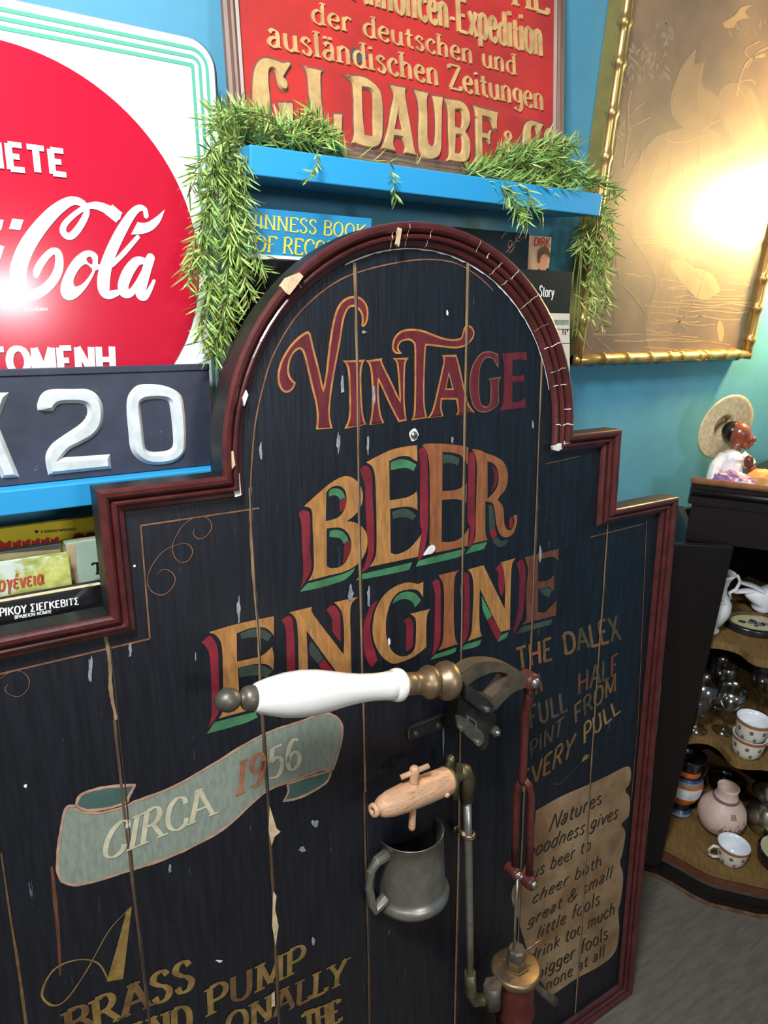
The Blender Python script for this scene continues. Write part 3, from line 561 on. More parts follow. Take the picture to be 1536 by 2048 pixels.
# ------------------------------------------------------------------ beer pump on the board
hd = empty('pump_handle', (0, 0, 0), None, None); hd.parent = sign; hd['label'] = 'horizontal white porcelain pump handle'
a = B.L(456, 1400, .085); b = B.L(940, 1357, .075); ax = (b-a).normalized(); Ltot = (b-a).length; s = B.sc(a.lerp(b, .5))
def hp(lst): return [(r*s, d*Ltot/482*.93) for d, r in lst]
D = 486*s/Ltot if False else 1
def part(name, prof, m, label=None, seg=36):
    mb = MB(); mb.lathe(hp(prof), a, ax, m, seg); return mb.build(name, hd, label)
part('knob', [(-22, 0), (-21, 7), (-16, 15), (-8, 20.5), (0, 22), (8, 20.5), (15, 16), (18, 12), (19.5, 10), (22, 11), (25, 16), (28, 20), (33, 22), (40, 23), (46, 22)], m_iron, 'dark ball knob')
part('grip', [(44, 14), (45, 23), (50, 27), (70, 34), (100, 41), (130, 44), (160, 43), (190, 38.5), (220, 33), (250, 29), (280, 27.5), (305, 28.5), (320, 31), (322.5, 29.5), (325, 32), (329, 34), (335, 35), (341, 34), (345, 31), (347, 24), (347, 10)], m_porc, 'glossy white porcelain grip')
part('ferrule', [(347, 18), (349, 23.5), (352, 25), (366, 24), (372, 23), (374, 24.5), (378, 23), (390, 24.5), (398, 29), (404, 34), (411, 36.5), (418, 34.5), (423, 28), (426, 23), (430, 25), (436, 31), (442, 38), (450, 42.5), (458, 43), (466, 40), (472, 33), (476, 24), (478, 12), (478, 0)], m_brass, 'turned brass ferrule')
def ex(t, o0, o1, m, name, parent, label=None, holes=(), bev=.001, ox=800, oy=1300, sc=4.8):
    of = (o0+o1)/2
    lp = [B.uv(x, y, o1) for x, y in outline(t, ox, oy, sc)]; hl = [[B.uv(x, y, o1) for x, y in outline(h, ox, oy, sc)] for h in holes]
    return MB().prism([lp]+hl, o0, o1, m).build(name, parent, label, bevel=bev)
m_lever = mat('brown_lever_iron', (108, 94, 76), .45, .55, var=.25, scale=40)
la = ex('600,215* 700,140 850,112 1000,130 1120,180 1225,265* 1215,345 1195,365* 1090,410 1000,490 925,575* 840,560* 600,300*', .056, .078, m_lever, 'lever_arm', sign, 'curved iron lever arm', ['650,342* 760,265 900,214 1020,225 1035,275* 885,462* 800,450*'])
br = ex('570,480* 640,470* 790,590 850,632 918,600* 915,690 862,780 850,870 832,935 785,958 715,900 540,640*', .045, .066, m_blackiron, 'pivot_bracket', sign, 'black iron pivot bracket with bolts', bev=.0012)
ex('632,345* 690,362 872,500 905,570 870,628 800,598 632,475*', .066, .086, m_blackiron, 'link_bar', br)
ex('540,625* 600,640 790,790 812,860 790,905 740,915 560,745*', .066, .071, m_iron, 'strap', br)
ex('640,620* 668,640* 742,690* 742,775* 640,690*', .066, .069, m_steel, 'slot_plate', br, None, ['668,660* 730,705* 730,735* 668,690*'])
for x, y, r, o, hexa in [(822, 562, 26, .086, 0), (905, 775, 52, .066, 1), (740, 880, 30, .071, 0), (575, 738, 26, .071, 0)]:
    q = B.L(800+x/4.8, 1300+y/4.8, o); k = r/4.8*B.sc(q); mb = MB()
    mb.lathe([(0, .006), (k*.9, .006), (k, .0045), (k, -.002)], q, (0, -1, 0), m_steel if not hexa else m_iron, 6 if hexa else 20, smooth=False)
    if hexa: mb.lathe([(0, .011), (k*.45, .011), (k*.5, .006)], q, (0, -1, 0), m_steel, 16)
    mb.build('bolt', br)
fl = ex('75,790* 95,740 300,665 510,590* 520,720* 380,762 95,872* 78,850', PN, PN+.005, m_blackiron, 'mounting_plate', sign, 'black iron mounting plate screwed to the panel')
ed = MB(); ed.ribbon([(*B.uv(800+x/4.8, 1300+y/4.8, PN+.005), .0012) for x, y in [(80, 850), (78, 790), (97, 742), (300, 667), (508, 592)]], PN+.0054, m_steel); ed.build('pale_edge', fl)  # pale steel strip along the left and top edges of the plate
for x, y in [(155, 805), (370, 725)]:
    q = B.L(800+x/4.8, 1300+y/4.8, PN+.005); MB().lathe([(0, .003), (.004, .0028), (.0055, .0)], q, (0, -1, 0), m_iron, 16).build('screw', fl)
st = MB(); st.tube([B.L(880, 1345, .02), B.L(905, 1392, .03), B.L(935, 1395, .05)], .010, m_blackiron); st.tube([B.L(895, 1440, PN), B.L(910, 1425, .02), B.L(925, 1410, .05)], .012, m_blackiron); st.build('standoff', br)
# pull rod
rod = MB(); O_ = .064
rod.tube([B.L(1057, 1372, O_), B.L(1058, 1392, O_), B.L(1055, 1412, O_-.004), B.L(1050, 1428, O_-.012), B.L(1049, 1480, O_-.014), B.L(1045, 1555, O_-.016), B.L(1045, 1566, O_-.016)], [.0074, .0074, .007, .0068, .0064, .0064, .0072], m_redrod, 14)
rod.tube([B.L(1046, 1560, O_-.016), B.L(1036, 1572, O_-.022), B.L(1033, 1590, O_-.026), B.L(1031, 1660, O_-.028), B.L(1030, 1735, O_-.03)], .0064, m_redrod, 12)
rod.tube([B.L(1046, 1560, O_-.016), B.L(1058, 1570, O_-.010), B.L(1062, 1590, O_-.006), B.L(1061, 1660, O_-.006), B.L(1058, 1755, O_-.008)], .0064, m_redrod, 12)
prod = rod.build('pull_rod', sign, 'dark red painted pull rod with forked end')
for x, y, o, r, mm in [(1058, 1361, O_+.006, .0145, m_redrod), (1026, 1742, O_-.03, .010, m_redrod), (1056, 1762, O_-.006, .011, m_redrod)]:
    q = B.L(x, y, o); mb = MB(); mb.lathe([(0, .012), (r*.92, .012), (r, .009), (r, -.012)], q, (0, -1, 0), mm, 18)
    mb.lathe([(0, .0165), (r*.5, .016), (r*.55, .012)], q+Vector((.002, 0, 0)), (0, -1, 0), m_steel, 16); mb.build('pivot_pin', prod, 'pale round pivot pin')
mb = MB(); mb.tube([B.L(1035, 1752, O_-.02), B.L(1031, 1820, O_-.02), B.L(1028, 1900, O_-.02)], .0028, m_steel, 10); mb.tube([B.L(1024, 1745, O_-.026), B.L(1058, 1760, O_-.008)], .006, m_steel, 10); mb.build('piston_rod', sign, 'thin steel piston rod')
# cylinder
cy = empty('pump_cylinder', (0, 0, 0), None, None); cy.parent = sign; cy['label'] = 'reddish copper pump cylinder with brass cap'
q = B.L(1032, 1932, O_-.02); s = B.sc(q); up = Vector((0, 0, 1))
MB().lathe([(0, 0), (44*s, 0), (49*s, -2*s), (50*s, -8*s), (49*s, -14*s), (43*s, -20*s), (40*s, -24*s)], q, up, m_brass, 36).build('cap', cy, 'round brass cap')
MB().lathe([(26*s, 0), (26*s, 5*s), (22*s, 5*s)], q, up, m_brass, 6, smooth=False).lathe([(21*s, 5*s), (21*s, 15*s), (19*s, 18*s), (16*s, 18*s)], q, up, m_brass, 6, smooth=False).lathe([(16*s, 18*s), (16*s, 26*s), (18*s, 27*s), (18*s, 40*s), (15*s, 44*s), (0, 44*s)], q, up, m_iron, 8, smooth=False).build('gland_nut', cy, 'stacked brass gland nut')
MB().lathe([(40*s, -20*s), (38*s, -30*s), (37*s, -90*s), (41*s, -96*s), (41*s, -106*s), (36*s, -112*s), (36*s, -300*s), (42*s, -308*s), (42*s, -322*s), (30*s, -330*s), (0, -330*s)], q, up, m_copperm, 36).build('barrel', cy, 'reddish copper barrel')
mb = MB(); mb.tube([q+Vector((10*s, -.004, 30*s)), B.L(1085, 1878, O_-.01)], .0022, m_brass, 8); mb.build('pin', cy)
mb = MB(); mb.tube([q+Vector((30*s, 0, -50*s)), B.L(1095, 1992, O_-.01), B.L(1108, 2002, O_-.01)], [.006, .0075, .009], m_iron, 10); mb.build('drain_cock', cy)
# pipe
pp = MB(); g = .03
pp.tube([B.L(916, 1540, g), B.L(929, 1543, g), B.L(934, 1556, g), B.L(933, 1600, g)], [.011, .0125, .0125, .0115], m_dkbrass, 14)
pp.tube([B.L(934, 1596, g), B.L(937, 1700, g), B.L(939, 1850, g), B.L(940, 1950, g)], .0066, m_steel, 14)
pp.tube([B.L(940, 1945, g), B.L(941, 1985, g), B.L(950, 2000, g+.004), B.L(975, 1998, g+.012), B.L(992, 1985, g+.02)], [.0098, .0105, .011, .010, .010], m_dkbrass, 14)
pipe = pp.build('beer_pipe', sign, 'upright metal beer pipe with brass elbows')
mb = MB(); q = B.L(938, 1670, g); mb.lathe([(.0075, -.004), (.0105, -.003), (.0105, -.001), (.009, 0), (.0105, .001), (.0105, .003), (.0075, .004)], q, up, m_brass, 20)
mb.tube([B.L(928, 1668, g), B.L(912, 1658, PN)], .0035, m_brass, 8); mb.ball(B.L(911, 1657, PN+.003), .006, m_brass); mb.build('pipe_clip', pipe, 'small brass pipe clip')
mb = MB(); mb.tube([B.L(985, 1968, g+.02), B.L(985, 2010, g+.02)], .016, m_iron, 6); mb.build('union_nut', pipe)
# spigot
sp = empty('wooden_spigot', (0, 0, 0), None, None); sp.parent = sign; sp['label'] = 'pale oak barrel tap pointing left'
a = B.L(896, 1560, .034); b = B.L(744, 1622, .05); ax = (b-a).normalized(); s = B.sc(a.lerp(b, .5)); Lp = (b-a).length/s
mb = MB(); mb.lathe([(r*s, d*Lp*s/100) for d, r in [(0, 0), (0, 27), (3, 28.5), (30, 29), (60, 28), (78, 25), (88, 20), (92, 15), (92.5, 11), (94, 12), (97, 14), (100, 12.5), (100, 5), (96, 4)]], a, ax, m_oak, 28); mb.build('tap_body', sp)
mb = MB(); c0 = a.lerp(b, .50); k0 = B.L(812, 1580, .06)
mb.lathe([(r*s, d*s) for d, r in [(-72, 0), (-72, 6), (-66, 7.5), (-20, 7), (20, 8), (26, 10), (30, 10), (31, 8.5), (33, 9), (36, 10), (42, 9), (46, 9.5), (56, 10.5), (64, 10), (69, 6), (71, 0)]], c0+Vector((0, -.004, -.002)), Vector((.05, 0, 1)), m_oak, 18)
t0 = c0+Vector((.0025, -.004, .0+54*s)); dd = (B.L(836, 1536, .06)-B.L(786, 1557, .05)).normalized()
mb.tube([t0-dd*30*s, t0+dd*31*s], 5.6*s, m_oak, 12); mb.build('tap_key', sp, 'turned wooden tap key with crossbar')
mb = MB(); q = a.lerp(b, .13)+Vector((0, -27*s, -10*s)); mb.lathe([(0, .004), (5*s, .003), (6*s, -.004)], q, (0, -1, 0), m_oak, 12); mb.build('plug', sp)
tn = MB(); a2 = B.L(893, 1562, .034)
tn.lathe([(27*s, -3*s), (31*s, 0), (30*s, 6*s), (20*s, 10*s), (13*s, 16*s), (13*s, 34*s)], a2, -ax, m_dkbrass, 20)
tn.tube([B.L(906, 1548, .03), B.L(900, 1525, .03), B.L(901, 1517, .03), B.L(905, 1512, .03)], [.006, .007, .0075, .005], m_dkbrass, 10)
tn.tube([B.L(912, 1560, .036), B.L(910, 1585, .03), B.L(908, 1598, .03)], [.006, .007, .005], m_dkbrass, 10); tn.build('wing_nut', sp, 'greenish brass wing nut')
# tankard: half a tankard fixed against the panel
tk = empty('half_tankard', (0, 0, 0), None, None); tk.parent = sign; tk['label'] = 'half of a pewter tankard fixed against the panel'
l0 = B.L(763, 1682, PN); r0 = B.L(874, 1634, PN); c0 = (l0+r0)/2; rt = (r0.x-l0.x)/2; bz = B.L(822, 1842, PN+rt).z; hh = c0.z-bz
c0 = Vector((c0.x, -PN, bz)); half = (math.pi, 2*math.pi)
mb = MB(); pr = [(rt*1.02, hh), (rt*1.0, hh*.995), (rt*1.02, hh*.6), (rt*1.07, hh*.18), (rt*1.08, hh*.12), (rt*1.14, hh*.10), (rt*1.2, hh*.04), (rt*1.19, -hh*.02), (rt*1.06, -hh*.035)]
mb.lathe(pr, c0, up, m_pewter, 40, half, (1, 0, 0)); mb.lathe([(rt*.97, hh), (rt*.97, hh*.5), (rt*1.0, hh*.08), (0, hh*.05)], c0, up, m_pewter, 40, half, (1, 0, 0)); mb.lathe([(rt*1.02, hh), (rt*.97, hh)], c0, up, m_steel, 40, half, (1, 0, 0))
rm = c0+Vector((0, 0, hh))
mb.build('mug_body', tk)
mb = MB(); e = rt*.16
P0 = [c0+Vector((-rt*.98, -rt*.22, hh*.86)), c0+Vector((-rt*1.35, -rt*.3, hh*.86)), c0+Vector((-rt*1.55, -rt*.3, hh*.74)), c0+Vector((-rt*1.62, -rt*.3, hh*.5)), c0+Vector((-rt*1.55, -rt*.3, hh*.24)), c0+Vector((-rt*1.46, -rt*.3, hh*.12)), c0+Vector((-rt*1.05, -rt*.26, hh*.2))]
mb.tube(P0, [e*1.15, e, e*.85, e*.8, e*.85, e*1.0, e*1.2], m_pewter, 8); mb.build('mug_handle', tk, bevel=.0004)
# ------------------------------------------------------------------ shelves
def shelf(name, lo, hi, label, kind=None):
    return tag(MB().box(lo, hi, m_shelf).build(name, None, None, bevel=.0015), label, 'shelf')
shelf('wall_shelf', (.369, .90, 1.5935), (.993, WALL_Y, 1.627), 'bright blue wall shelf under the red embossed sign, greenery trailing over it')
shelf('wall_shelf', (-.45, .872, 1.204), (.345, WALL_Y, 1.2335), 'bright blue wall shelf carrying the black number plate')
m_dark = mat('dark_stained_wood', (40, 28, 22), .45, var=.3, scale=30, stretch=(1, 8, 1))
tag(MB().box((.36, .872, 1.262), (.955, WALL_Y, 1.282), m_dark).build('wall_shelf'), 'dark shelf behind the arched sign holding the blue and black books', 'shelf')
tag(MB().box((-.45, .802, .955), (.3, WALL_Y, .975), m_dark).build('wall_shelf'), 'dark shelf at lower left holding the leaning paperbacks', 'shelf')
# ------------------------------------------------------------------ red soft drink sign
m_cw = mat('white_enamel', (232, 235, 234), .12, coat=.6)
m_cr = mat('red_enamel', (184, 20, 48), .2, coat=.1)
m_cg = mat('mint_green_stripe', (92, 166, 142), .2)
K1 = Plane((0, .916, 1.2345), 7.0)
dk = K1.root('enamel_sign', 'white enamel drink sign with big red disc, white script and green border stripes', 'sign')
tr_ = K1.uv(437, 150); tp = K1.uv(400, 74); ur, vt = tr_[0], tp[1]
def rrect(u0, v0, u1, v1, r, k=8):
    o = []
    for cx, cy, a0 in ((u1-r, v1-r, 0), (u0+r, v1-r, 90), (u0+r, v0+r, 180), (u1-r, v0+r, 270)):
        for i in range(k+1): a = math.radians(a0+90*i/k); o.append((cx+r*math.cos(a), cy+r*math.sin(a)))
    return o
W0 = -.42
def rr(d): return rrect(W0+d, .0+d, ur-d, vt-d, max(.003, .034-d))
pb = MB(); o_ = rr(0); i_ = rr(.006); n = len(o_)
pb.add([(a, .006, b) for a, b in o_]+[(a, 0, b) for a, b in i_], [(k, (k+1) % n, n+(k+1) % n, n+k) for k in range(n)], m_cw, True)
pb.poly([i_], 0, m_cw); pb.poly([o_], -.006, m_cw); pb.build('panel', dk)
sb = MB(); g0 = K1.uv(398, 87)[1]
ds = [vt-K1.uv(396, 91)[1], vt-K1.uv(396, 103)[1], vt-K1.uv(396, 115)[1]]
for d in (.0125, .0215, .0305):
    a, b = rr(d), rr(d+.0042); sb.add([(x, -.0006, y) for x, y in a]+[(x, -.0006, y) for x, y in b], [(k, (k+1) % n, n+(k+1) % n, n+k) for k in range(n)], m_cg)
sb.build('border_stripe', dk, 'three thin mint green border stripes')
import itertools
cp_ = [K1.uv(x, y) for x, y in [(0, 81), (90, 112), (182, 164), (260, 232), (319, 305), (365, 391), (393, 589), (388, 646), (346, 727)]]
def circ(P):
    sx = [[0.0]*4 for _ in range(3)]
    for x, y in P:
        r_ = (x, y, 1.0); q = -(x*x+y*y)
        for i in range(3):
            for j in range(3): sx[i][j] += r_[i]*r_[j]
            sx[i][3] += r_[i]*q
    m3 = Matrix([r[:3] for r in sx]).inverted() @ Vector([r[3] for r in sx])
    cx, cy = -m3[0]/2, -m3[1]/2; return cx, cy, math.sqrt(cx*cx+cy*cy-m3[2])
dcx, dcy, dr = circ(cp_)
print('disc', dcx, dcy, dr, 'sign', ur, vt)
DH = .007
def dome(mb):
    mb.v = [(x, y-DH*max(0, 1-((x-dcx)**2+(z-dcy)**2)/dr**2), z) for x, y, z in mb.v]; return mb
db = MB(); rg = [i/16 for i in range(17)]; sg = 96
vs = [(dcx+dr*q*math.cos(2*math.pi*k/sg), -.0012, dcy+dr*q*math.sin(2*math.pi*k/sg)) for q in rg for k in range(sg)]
db.add(vs, [(i*sg+k, i*sg+(k+1) % sg, (i+1)*sg+(k+1) % sg, (i+1)*sg+k) for i in range(16) for k in range(sg)], m_cr, True)
dome(db).build('disc', dk, 'domed red disc')
cl = MB(); k0 = (0, 360, 3.84)
def cst(t, h=.0016):
    P = [p for p, c in parse(t, *k0)]; Q = spl(P, False, 7); out = []
    for x, y, w_ in Q:
        u, v = K1.uv(x, y, .005); out.append((u, v, w_*mpp(K1.P+K1.up*v)))
    cl.ribbon(out, .0022, m_cw); 
    for e in (out[0], out[-1]): cl.poly([[(e[0]+e[2]*.5*math.cos(a*math.pi/6), e[1]+e[2]*.5*math.sin(a*math.pi/6)) for a in range(12)]], .0022, m_cw)
def cpl(t, hs=()): cl.poly([[K1.uv(x, y, .005) for x, y in outline(q, *k0)] for q in (t,)+tuple(hs)], .0022, m_cw)
cst('640,215,44 622,178,60 540,165,72 430,232,92 320,345,106 222,480,116 160,610,120 135,730,122 160,835,112 220,883,92 310,858,76 390,790,72 440,705,70 452,620,64 440,560,56 405,548,52 360,580,52 312,640,56 280,700,56 272,735,40')
cst('600,160,50 645,190,46 662,250,48 625,335,54 565,415,58 518,436,56 480,400,52 492,345,46 548,285,42 612,236,40 668,205,44 740,200,66 820,228,82 885,272,90')
cpl('860,190* 938,255* 890,330* 800,260*')
cpl('748,590 725,560 680,543 620,560 550,625 490,730 460,830 475,895 525,925 590,900 660,825 710,740 732,695 775,690* 775,640* 748,648', ['575,820 560,770 600,690 650,648 690,672 702,705 640,790', '660,605 690,590 708,622 700,650 672,636'])
cst('1122,278,42 1110,226,46 1062,218,56 1004,272,70 930,390,86 860,530,92 812,660,98 792,770,104 797,850,96 832,882,76 892,868,54')
cst('858,655,36 950,560,42 1056,440,36')
cpl('1055,325* 1120,328 1190,290 1268,225* 1230,320 1170,385 1090,415 1003,420*')
cst('1120,625,52 1050,625,76 985,702,92 945,800,92 952,865,86 1000,868,64 1052,800,48 1105,700,44'); cst('1155,598,76 1122,700,80 1092,800,86 1076,878,82 1110,898,60 1150,842,42 1182,775,28')
cpl('92,300* 178,310* 152,388* 66,380*'); cpl('-60,300* 26,312* 8,385* -60,420*'); cpl('-60,480* 30,515* 0,610* -60,640*')
dome(cl).build('lettering', dk, 'white flowing script lettering')
Kq = lambda *p: [K1.uv(x, y, .005) for x, y in p]
for q_, t_, th_ in ((((-14, 284), (129, 303), (134, 352), (-8, 337)), 'ΙΕΤΕ', .27), (((-24, 698), (229, 693), (232, 746), (-18, 752)), 'ΓΩΜΕΝΗ', .25), (((48, 617), (94, 616), (94, 621), (48, 622)), 'ΚΑΤΑΤΕΘΕΝ', .2)):
    ct = MB(); pen(ct, Kq(*q_), t_, m_cw, .0026, th_, .8, False, nib=8); dome(ct).build('lettering', dk, 'white block Greek capitals')
# ------------------------------------------------------------------ number plate
m_pl = mat('navy_black_plate_paint', (46, 50, 66), .5, var=.25, scale=18, bump=.15, wear=(150, 150, 155), wearamt=.345, wscale=34)
m_dig = mat('chalky_silver_digit', (196, 202, 202), .6, var=.14, scale=34, bump=.3, wear=(160, 150, 132), wearamt=.32, wscale=30)
NP = Plane((0, .888, 1.2345), 5.5)
npl = NP.root('number_plate', 'old black number plate with raised silver characters ending in 20', 'number plate')
u1 = NP.uv(428, 900)[0]; vt = NP.uv(200, 733)[1]; vg = NP.uv(200, 745)[1]
mb = MB().box((-.40, 0, 0), (u1, .004, vg-.001), m_pl).box((-.40, -.002, vg-.001), (u1, .006, vt), m_pl); mb.build('plate', npl, None, bevel=.0008)
def raised(mb, loops, off, h, d, m, sgn=None):
    tops = []
    for i, lp in enumerate(loops):
        ins = inset(lp, d if i == 0 else -d); k = len(lp); tops.append(ins)
        mb.add([(u, -off, v) for u, v in lp]+[(u, -off-h, v) for u, v in ins], [(a, (a+1) % k, k+(a+1) % k, k+a) for a in range(k)], m)
    mb.poly(tops, off+h, m)
cn = (0, 700, 3.84)
for lps in [['290,465* 285,420 310,350 360,310 440,300 560,300 660,300 730,330 780,400 795,480 780,580 720,660 620,720 540,760 500,800 480,825* 640,815 845,800* 855,910* 700,925 370,960* 350,860 355,790 400,720 480,660 600,580 650,530 670,480 660,430 610,410 520,408 450,418 420,450 410,470*'],
            ['1060,270 1140,262 1240,270 1330,300 1390,350 1412,430 1425,580 1425,740 1400,810 1330,860 1220,880 1120,870 1040,820 1000,750 985,620 972,470 978,370 1010,310', '1080,430 1100,390 1160,378 1240,378 1290,395 1305,440 1320,560 1330,700 1318,750 1270,775 1180,782 1130,770 1112,730 1095,580'],
            ['-330,330* -210,330* -120,520* -40,330* 68,325* -20,560* 150,975* 10,985* -90,740* -200,1000* -330,1000* -160,640*']]:
    mb = MB(); raised(mb, [[NP.uv(x, y) for x, y in outline(t, *cn)] for t in lps], 0, .006, .0045, m_dig); mb.build('digit' if lps[0][0] != '-' else 'letter', npl, 'raised chalky silver character')
# ------------------------------------------------------------------ red embossed tin sign
m_tin = mat('weathered_red_tin', (186, 48, 44), .4, var=.16, scale=7, rgb2=(156, 46, 42), bump=.12, wear=(120, 60, 52), wearamt=.31, wscale=16)
m_tinb = mat('brown_tin_border', (112, 84, 70), .45, var=.3, scale=24, stretch=(1, 1, .25), wear=(190, 150, 110), wearamt=.33, wscale=30)
m_tan = mat('aged_gilt_letter', (194, 158, 106), .42, .15, var=.22, scale=40, bump=.2, wear=(120, 86, 66), wearamt=.35, wscale=50)
RS = Plane((0, .957, 1.628), 9.5)
rs = RS.root('tin_sign', 'weathered red tin sign with raised gilt German lettering, leaning on the upper shelf', 'sign')
ul = RS.uv(452, 120)[0]; ur_ = RS.uv(1126, 140)[0]; HT = .50
b0 = MB().box((ul+.02, 0, .0), (ur_-.012, .003, HT), m_tin).build('tin_panel', rs)
rb = MB()
def rim(pts, prof):
    n = len(pts)
    for (w0, h0), (w1, h1) in zip(prof, prof[1:]):
        a = inset(pts, w0) if w0 else pts; b = inset(pts, w1)
        rb.add([(u, -h0, v) for u, v in a]+[(u, -h1, v) for u, v in b], [(k, (k+1) % n, n+(k+1) % n, n+k) for k in range(n)], m_tinb)
rim([(ul, 0), (ul, HT), (ur_, HT), (ur_, 0)], [(.0, -.005), (.0, .003), (.004, .006), (.009, .0045), (.012, .0055), (.016, .003), (.0195, .005), (.0225, .001), (.0225, -.001)])
rb.build('tin_border', rs, 'brown ridged border')
rl = MB(); q4 = lambda *p: [RS.uv(x, y) for x, y in p]
pen(rl, q4((700, -62), (1082, 46), (1084, 114), (703, 0)), 'Annoncen-Expedition', m_tan, 0, .16, .45, False, h=.0028, xh=1.2)
pen(rl, q4((620, 2), (1030, 110), (1032, 151), (622, 46)), 'der deutschen und', m_tan, 0, .16, .3, True, h=.0024, xh=1.05)
pen(rl, q4((530, 40), (1084, 174), (1087, 222), (534, 92)), 'ausländischen Zeitungen', m_tan, 0, .16, .3, True, h=.0024, xh=1.05)
pen(rl, q4((1020, -60), (1092, -40), (1096, 30), (1024, 10)), 'HE', m_tan, 0, .16, .5, True, h=.0024)
rl.build('raised_lettering', rs, 'small raised gilt lettering')
m_tind = mat('dark_letter_outline', (120, 66, 60), .5, var=.2, scale=40)  # dark brown outline drawn flat round each tall raised letter
ca = (490, 100, 5.12); cb_ = (770, 150, 4.267)
for t, c, hs in [('440,125* 462,160 420,230 390,285* 425,330 430,400 395,420 355,395 325,330 305,230 265,200 240,225 238,350 252,500 262,640 290,740 340,740 370,680 350,600 330,540* 480,545* 490,640 480,760 400,850 290,860 190,820 110,700 75,520 75,380 90,230 130,130 200,85 300,105 380,135', ca, []),
 ('595,175* 790,215* 770,260 770,400 780,560 795,700 810,760* 900,770 905,660* 990,660* 985,870* 640,810* 690,760 690,650 655,500 640,300 625,220', ca, []),
 ('1025,265* 1190,275 1290,330 1370,420 1400,560 1405,750 1390,930 1340,1000 1240,1010 1080,960* 1110,880 1110,700 1105,450 1085,330', ca, ['1190,395* 1270,415 1300,480 1300,700 1305,885* 1220,870* 1200,700']),
 ('40,90* 175,110* 165,160 180,280 215,480 245,650 275,700* 150,670* 165,620 140,540* 70,530* 65,600 90,660* -40,635* -10,560 20,450 50,280 70,170', cb_, ['105,300* 140,470* 78,460*']),
 ('245,130* 365,155* 350,230 355,400 355,540 375,600 415,590 425,450 420,300 400,180* 490,190* 478,300 475,500 470,640 440,710 350,730 290,650 280,500 285,350 275,220', cb_, []),
 ('500,205* 620,220 680,260 712,340 715,420 680,490* 712,560 718,660 690,740 620,755 510,735* 540,680 535,500 530,300', cb_, ['590,305* 640,310 650,370 640,450 590,440*', '595,520* 640,525 650,590 640,665 590,665*']),
 ('745,265* 955,320* 945,400 945,480* 915,460 890,390 820,360* 822,490* 870,500 890,470* 885,600* 860,560 820,550* 825,680 840,740 930,770* 930,860* 745,800* 770,730 768,500 765,330', cb_, []),
 ('1340,420* 1315,500 1290,540* 1275,460 1245,450 1235,520 1240,640 1260,760 1330,760* 1310,850 1230,850 1190,760 1170,620 1175,480 1200,410 1250,390 1300,410', cb_, []),
 ('1400,450 1440,500 1445,600 1440,720 1400,760 1370,720 1355,600 1360,490', cb_, ['1397,505 1417,560 1412,660 1397,700 1382,640 1382,540'])]:
    L_ = [[RS.uv(x, y) for x, y in outline(q, *c)] for q in [t]+hs]; rl = MB()
    rl.poly([inset(L_[0], -.0026)]+[inset(q, .0016) for q in L_[1:]], .0005, m_tind); raised(rl, L_, .0007, .004, .0018, m_tan); rl.build('raised_letter', rs, 'tall raised gilt capital')
rl = MB(); pen(rl, q4((1003, 262), (1030, 267), (1030, 306), (1003, 301)), '&', m_tan, 0, .15, .5, False, h=.003); rl.build('raised_letter', rs)
mb = MB(); mb.poly([q4(*outline('705,95 722,104 735,112 728,120 716,128 704,122 700,108'))], .0012, mat('rust_patch', (74, 66, 66), .7)); mb.build('rust_patch', rs, 'dark rust patch')
# ------------------------------------------------------------------ books
def book(name, label, P, deg, u0, u1, v0, v1, th, cover, pages=None, edge=.003, group=None, rot=0, cat='book'):
    pl = Plane(P, deg); r = pl.root(name, label, cat, group)
    MB().box((u0, 0, v0), (u1, edge, v1), cover).box((u0, th-edge, v0), (u1, th, v1), cover).box((u0, edge, v0), (u0+edge, th-edge, v1), cover).build('cover', r, bevel=.0008)
    MB().box((u0+edge, edge, v0+.001), (u1-.003, th-edge, v1-.0025), pages or m_page).build('pages', r)
    return pl, r
m_page = mat('cream_page_edges', (216, 200, 160), .8, var=.12, scale=200, stretch=(1, 12, 1))
m_yel = mat('yellow_cover', (232, 204, 36), .35, var=.06, scale=12)
m_wc = mat('watercolour_cover', (206, 204, 112), .4, rgb2=(122, 134, 70), scale=26, var=.1, wear=(186, 200, 190), wearamt=.5, wscale=13)
m_gg = mat('grey_green_cover', (146, 166, 150), .5, var=.08, scale=20)
m_gb = mat('dark_grey_cover', (70, 70, 66), .4, var=.12, scale=20)
m_bb = mat('black_cover', (20, 20, 22), .32, var=.2, scale=30)
m_bred = mat('red_print', (196, 30, 34), .45)
m_brn = mat('red_brown_print', (164, 70, 40), .5)
m_wp = mat('white_print', (232, 232, 226), .5)
SB = .976                                             # top of the shelf under the paperbacks
def lb(name, label, y, deg, pxl, pxr, top_l, th, cover, pages=None):
    pl = Plane((0, y, SB), deg); a = pl.uv(*top_l); uR = pl.uv(*pxr)[0]; uL = pl.uv(*pxl)[0]
    return book(name, label, (0, y, SB), deg, uL, uR, 0, a[1], th, cover, pages)
p, r = lb('comic_album', 'yellow comic album with red block letters, rearmost of the leaning books', .916, 3, (-60, 1100), (205, 1060), (90, 1046), .008, m_yel)
t = MB()
for k in range(6):
    x = 6+19*k; y = 1078-1.6*k; t.poly([[p.uv(a, b) for a, b in outline(f'{x},{y+6}* {x+6},{y+8} {x+12},{y+3} {x+17},{y+4}* {x+16},{y+30}* {x+1},{y+32}*')]], .0006, m_bred)
for cx_, cy_ in ((-6, 1090), (158, 1078), (182, 1076)): t.poly([[p.uv(cx_+13*math.cos(i*math.pi/8), cy_+12*math.sin(i*math.pi/8)) for i in range(16)]], .0006, m_bred)
t.poly([[p.uv(73+4*math.cos(i*math.pi/6), 1063+3*math.sin(i*math.pi/6)) for i in range(12)]], .0006, m_bb)
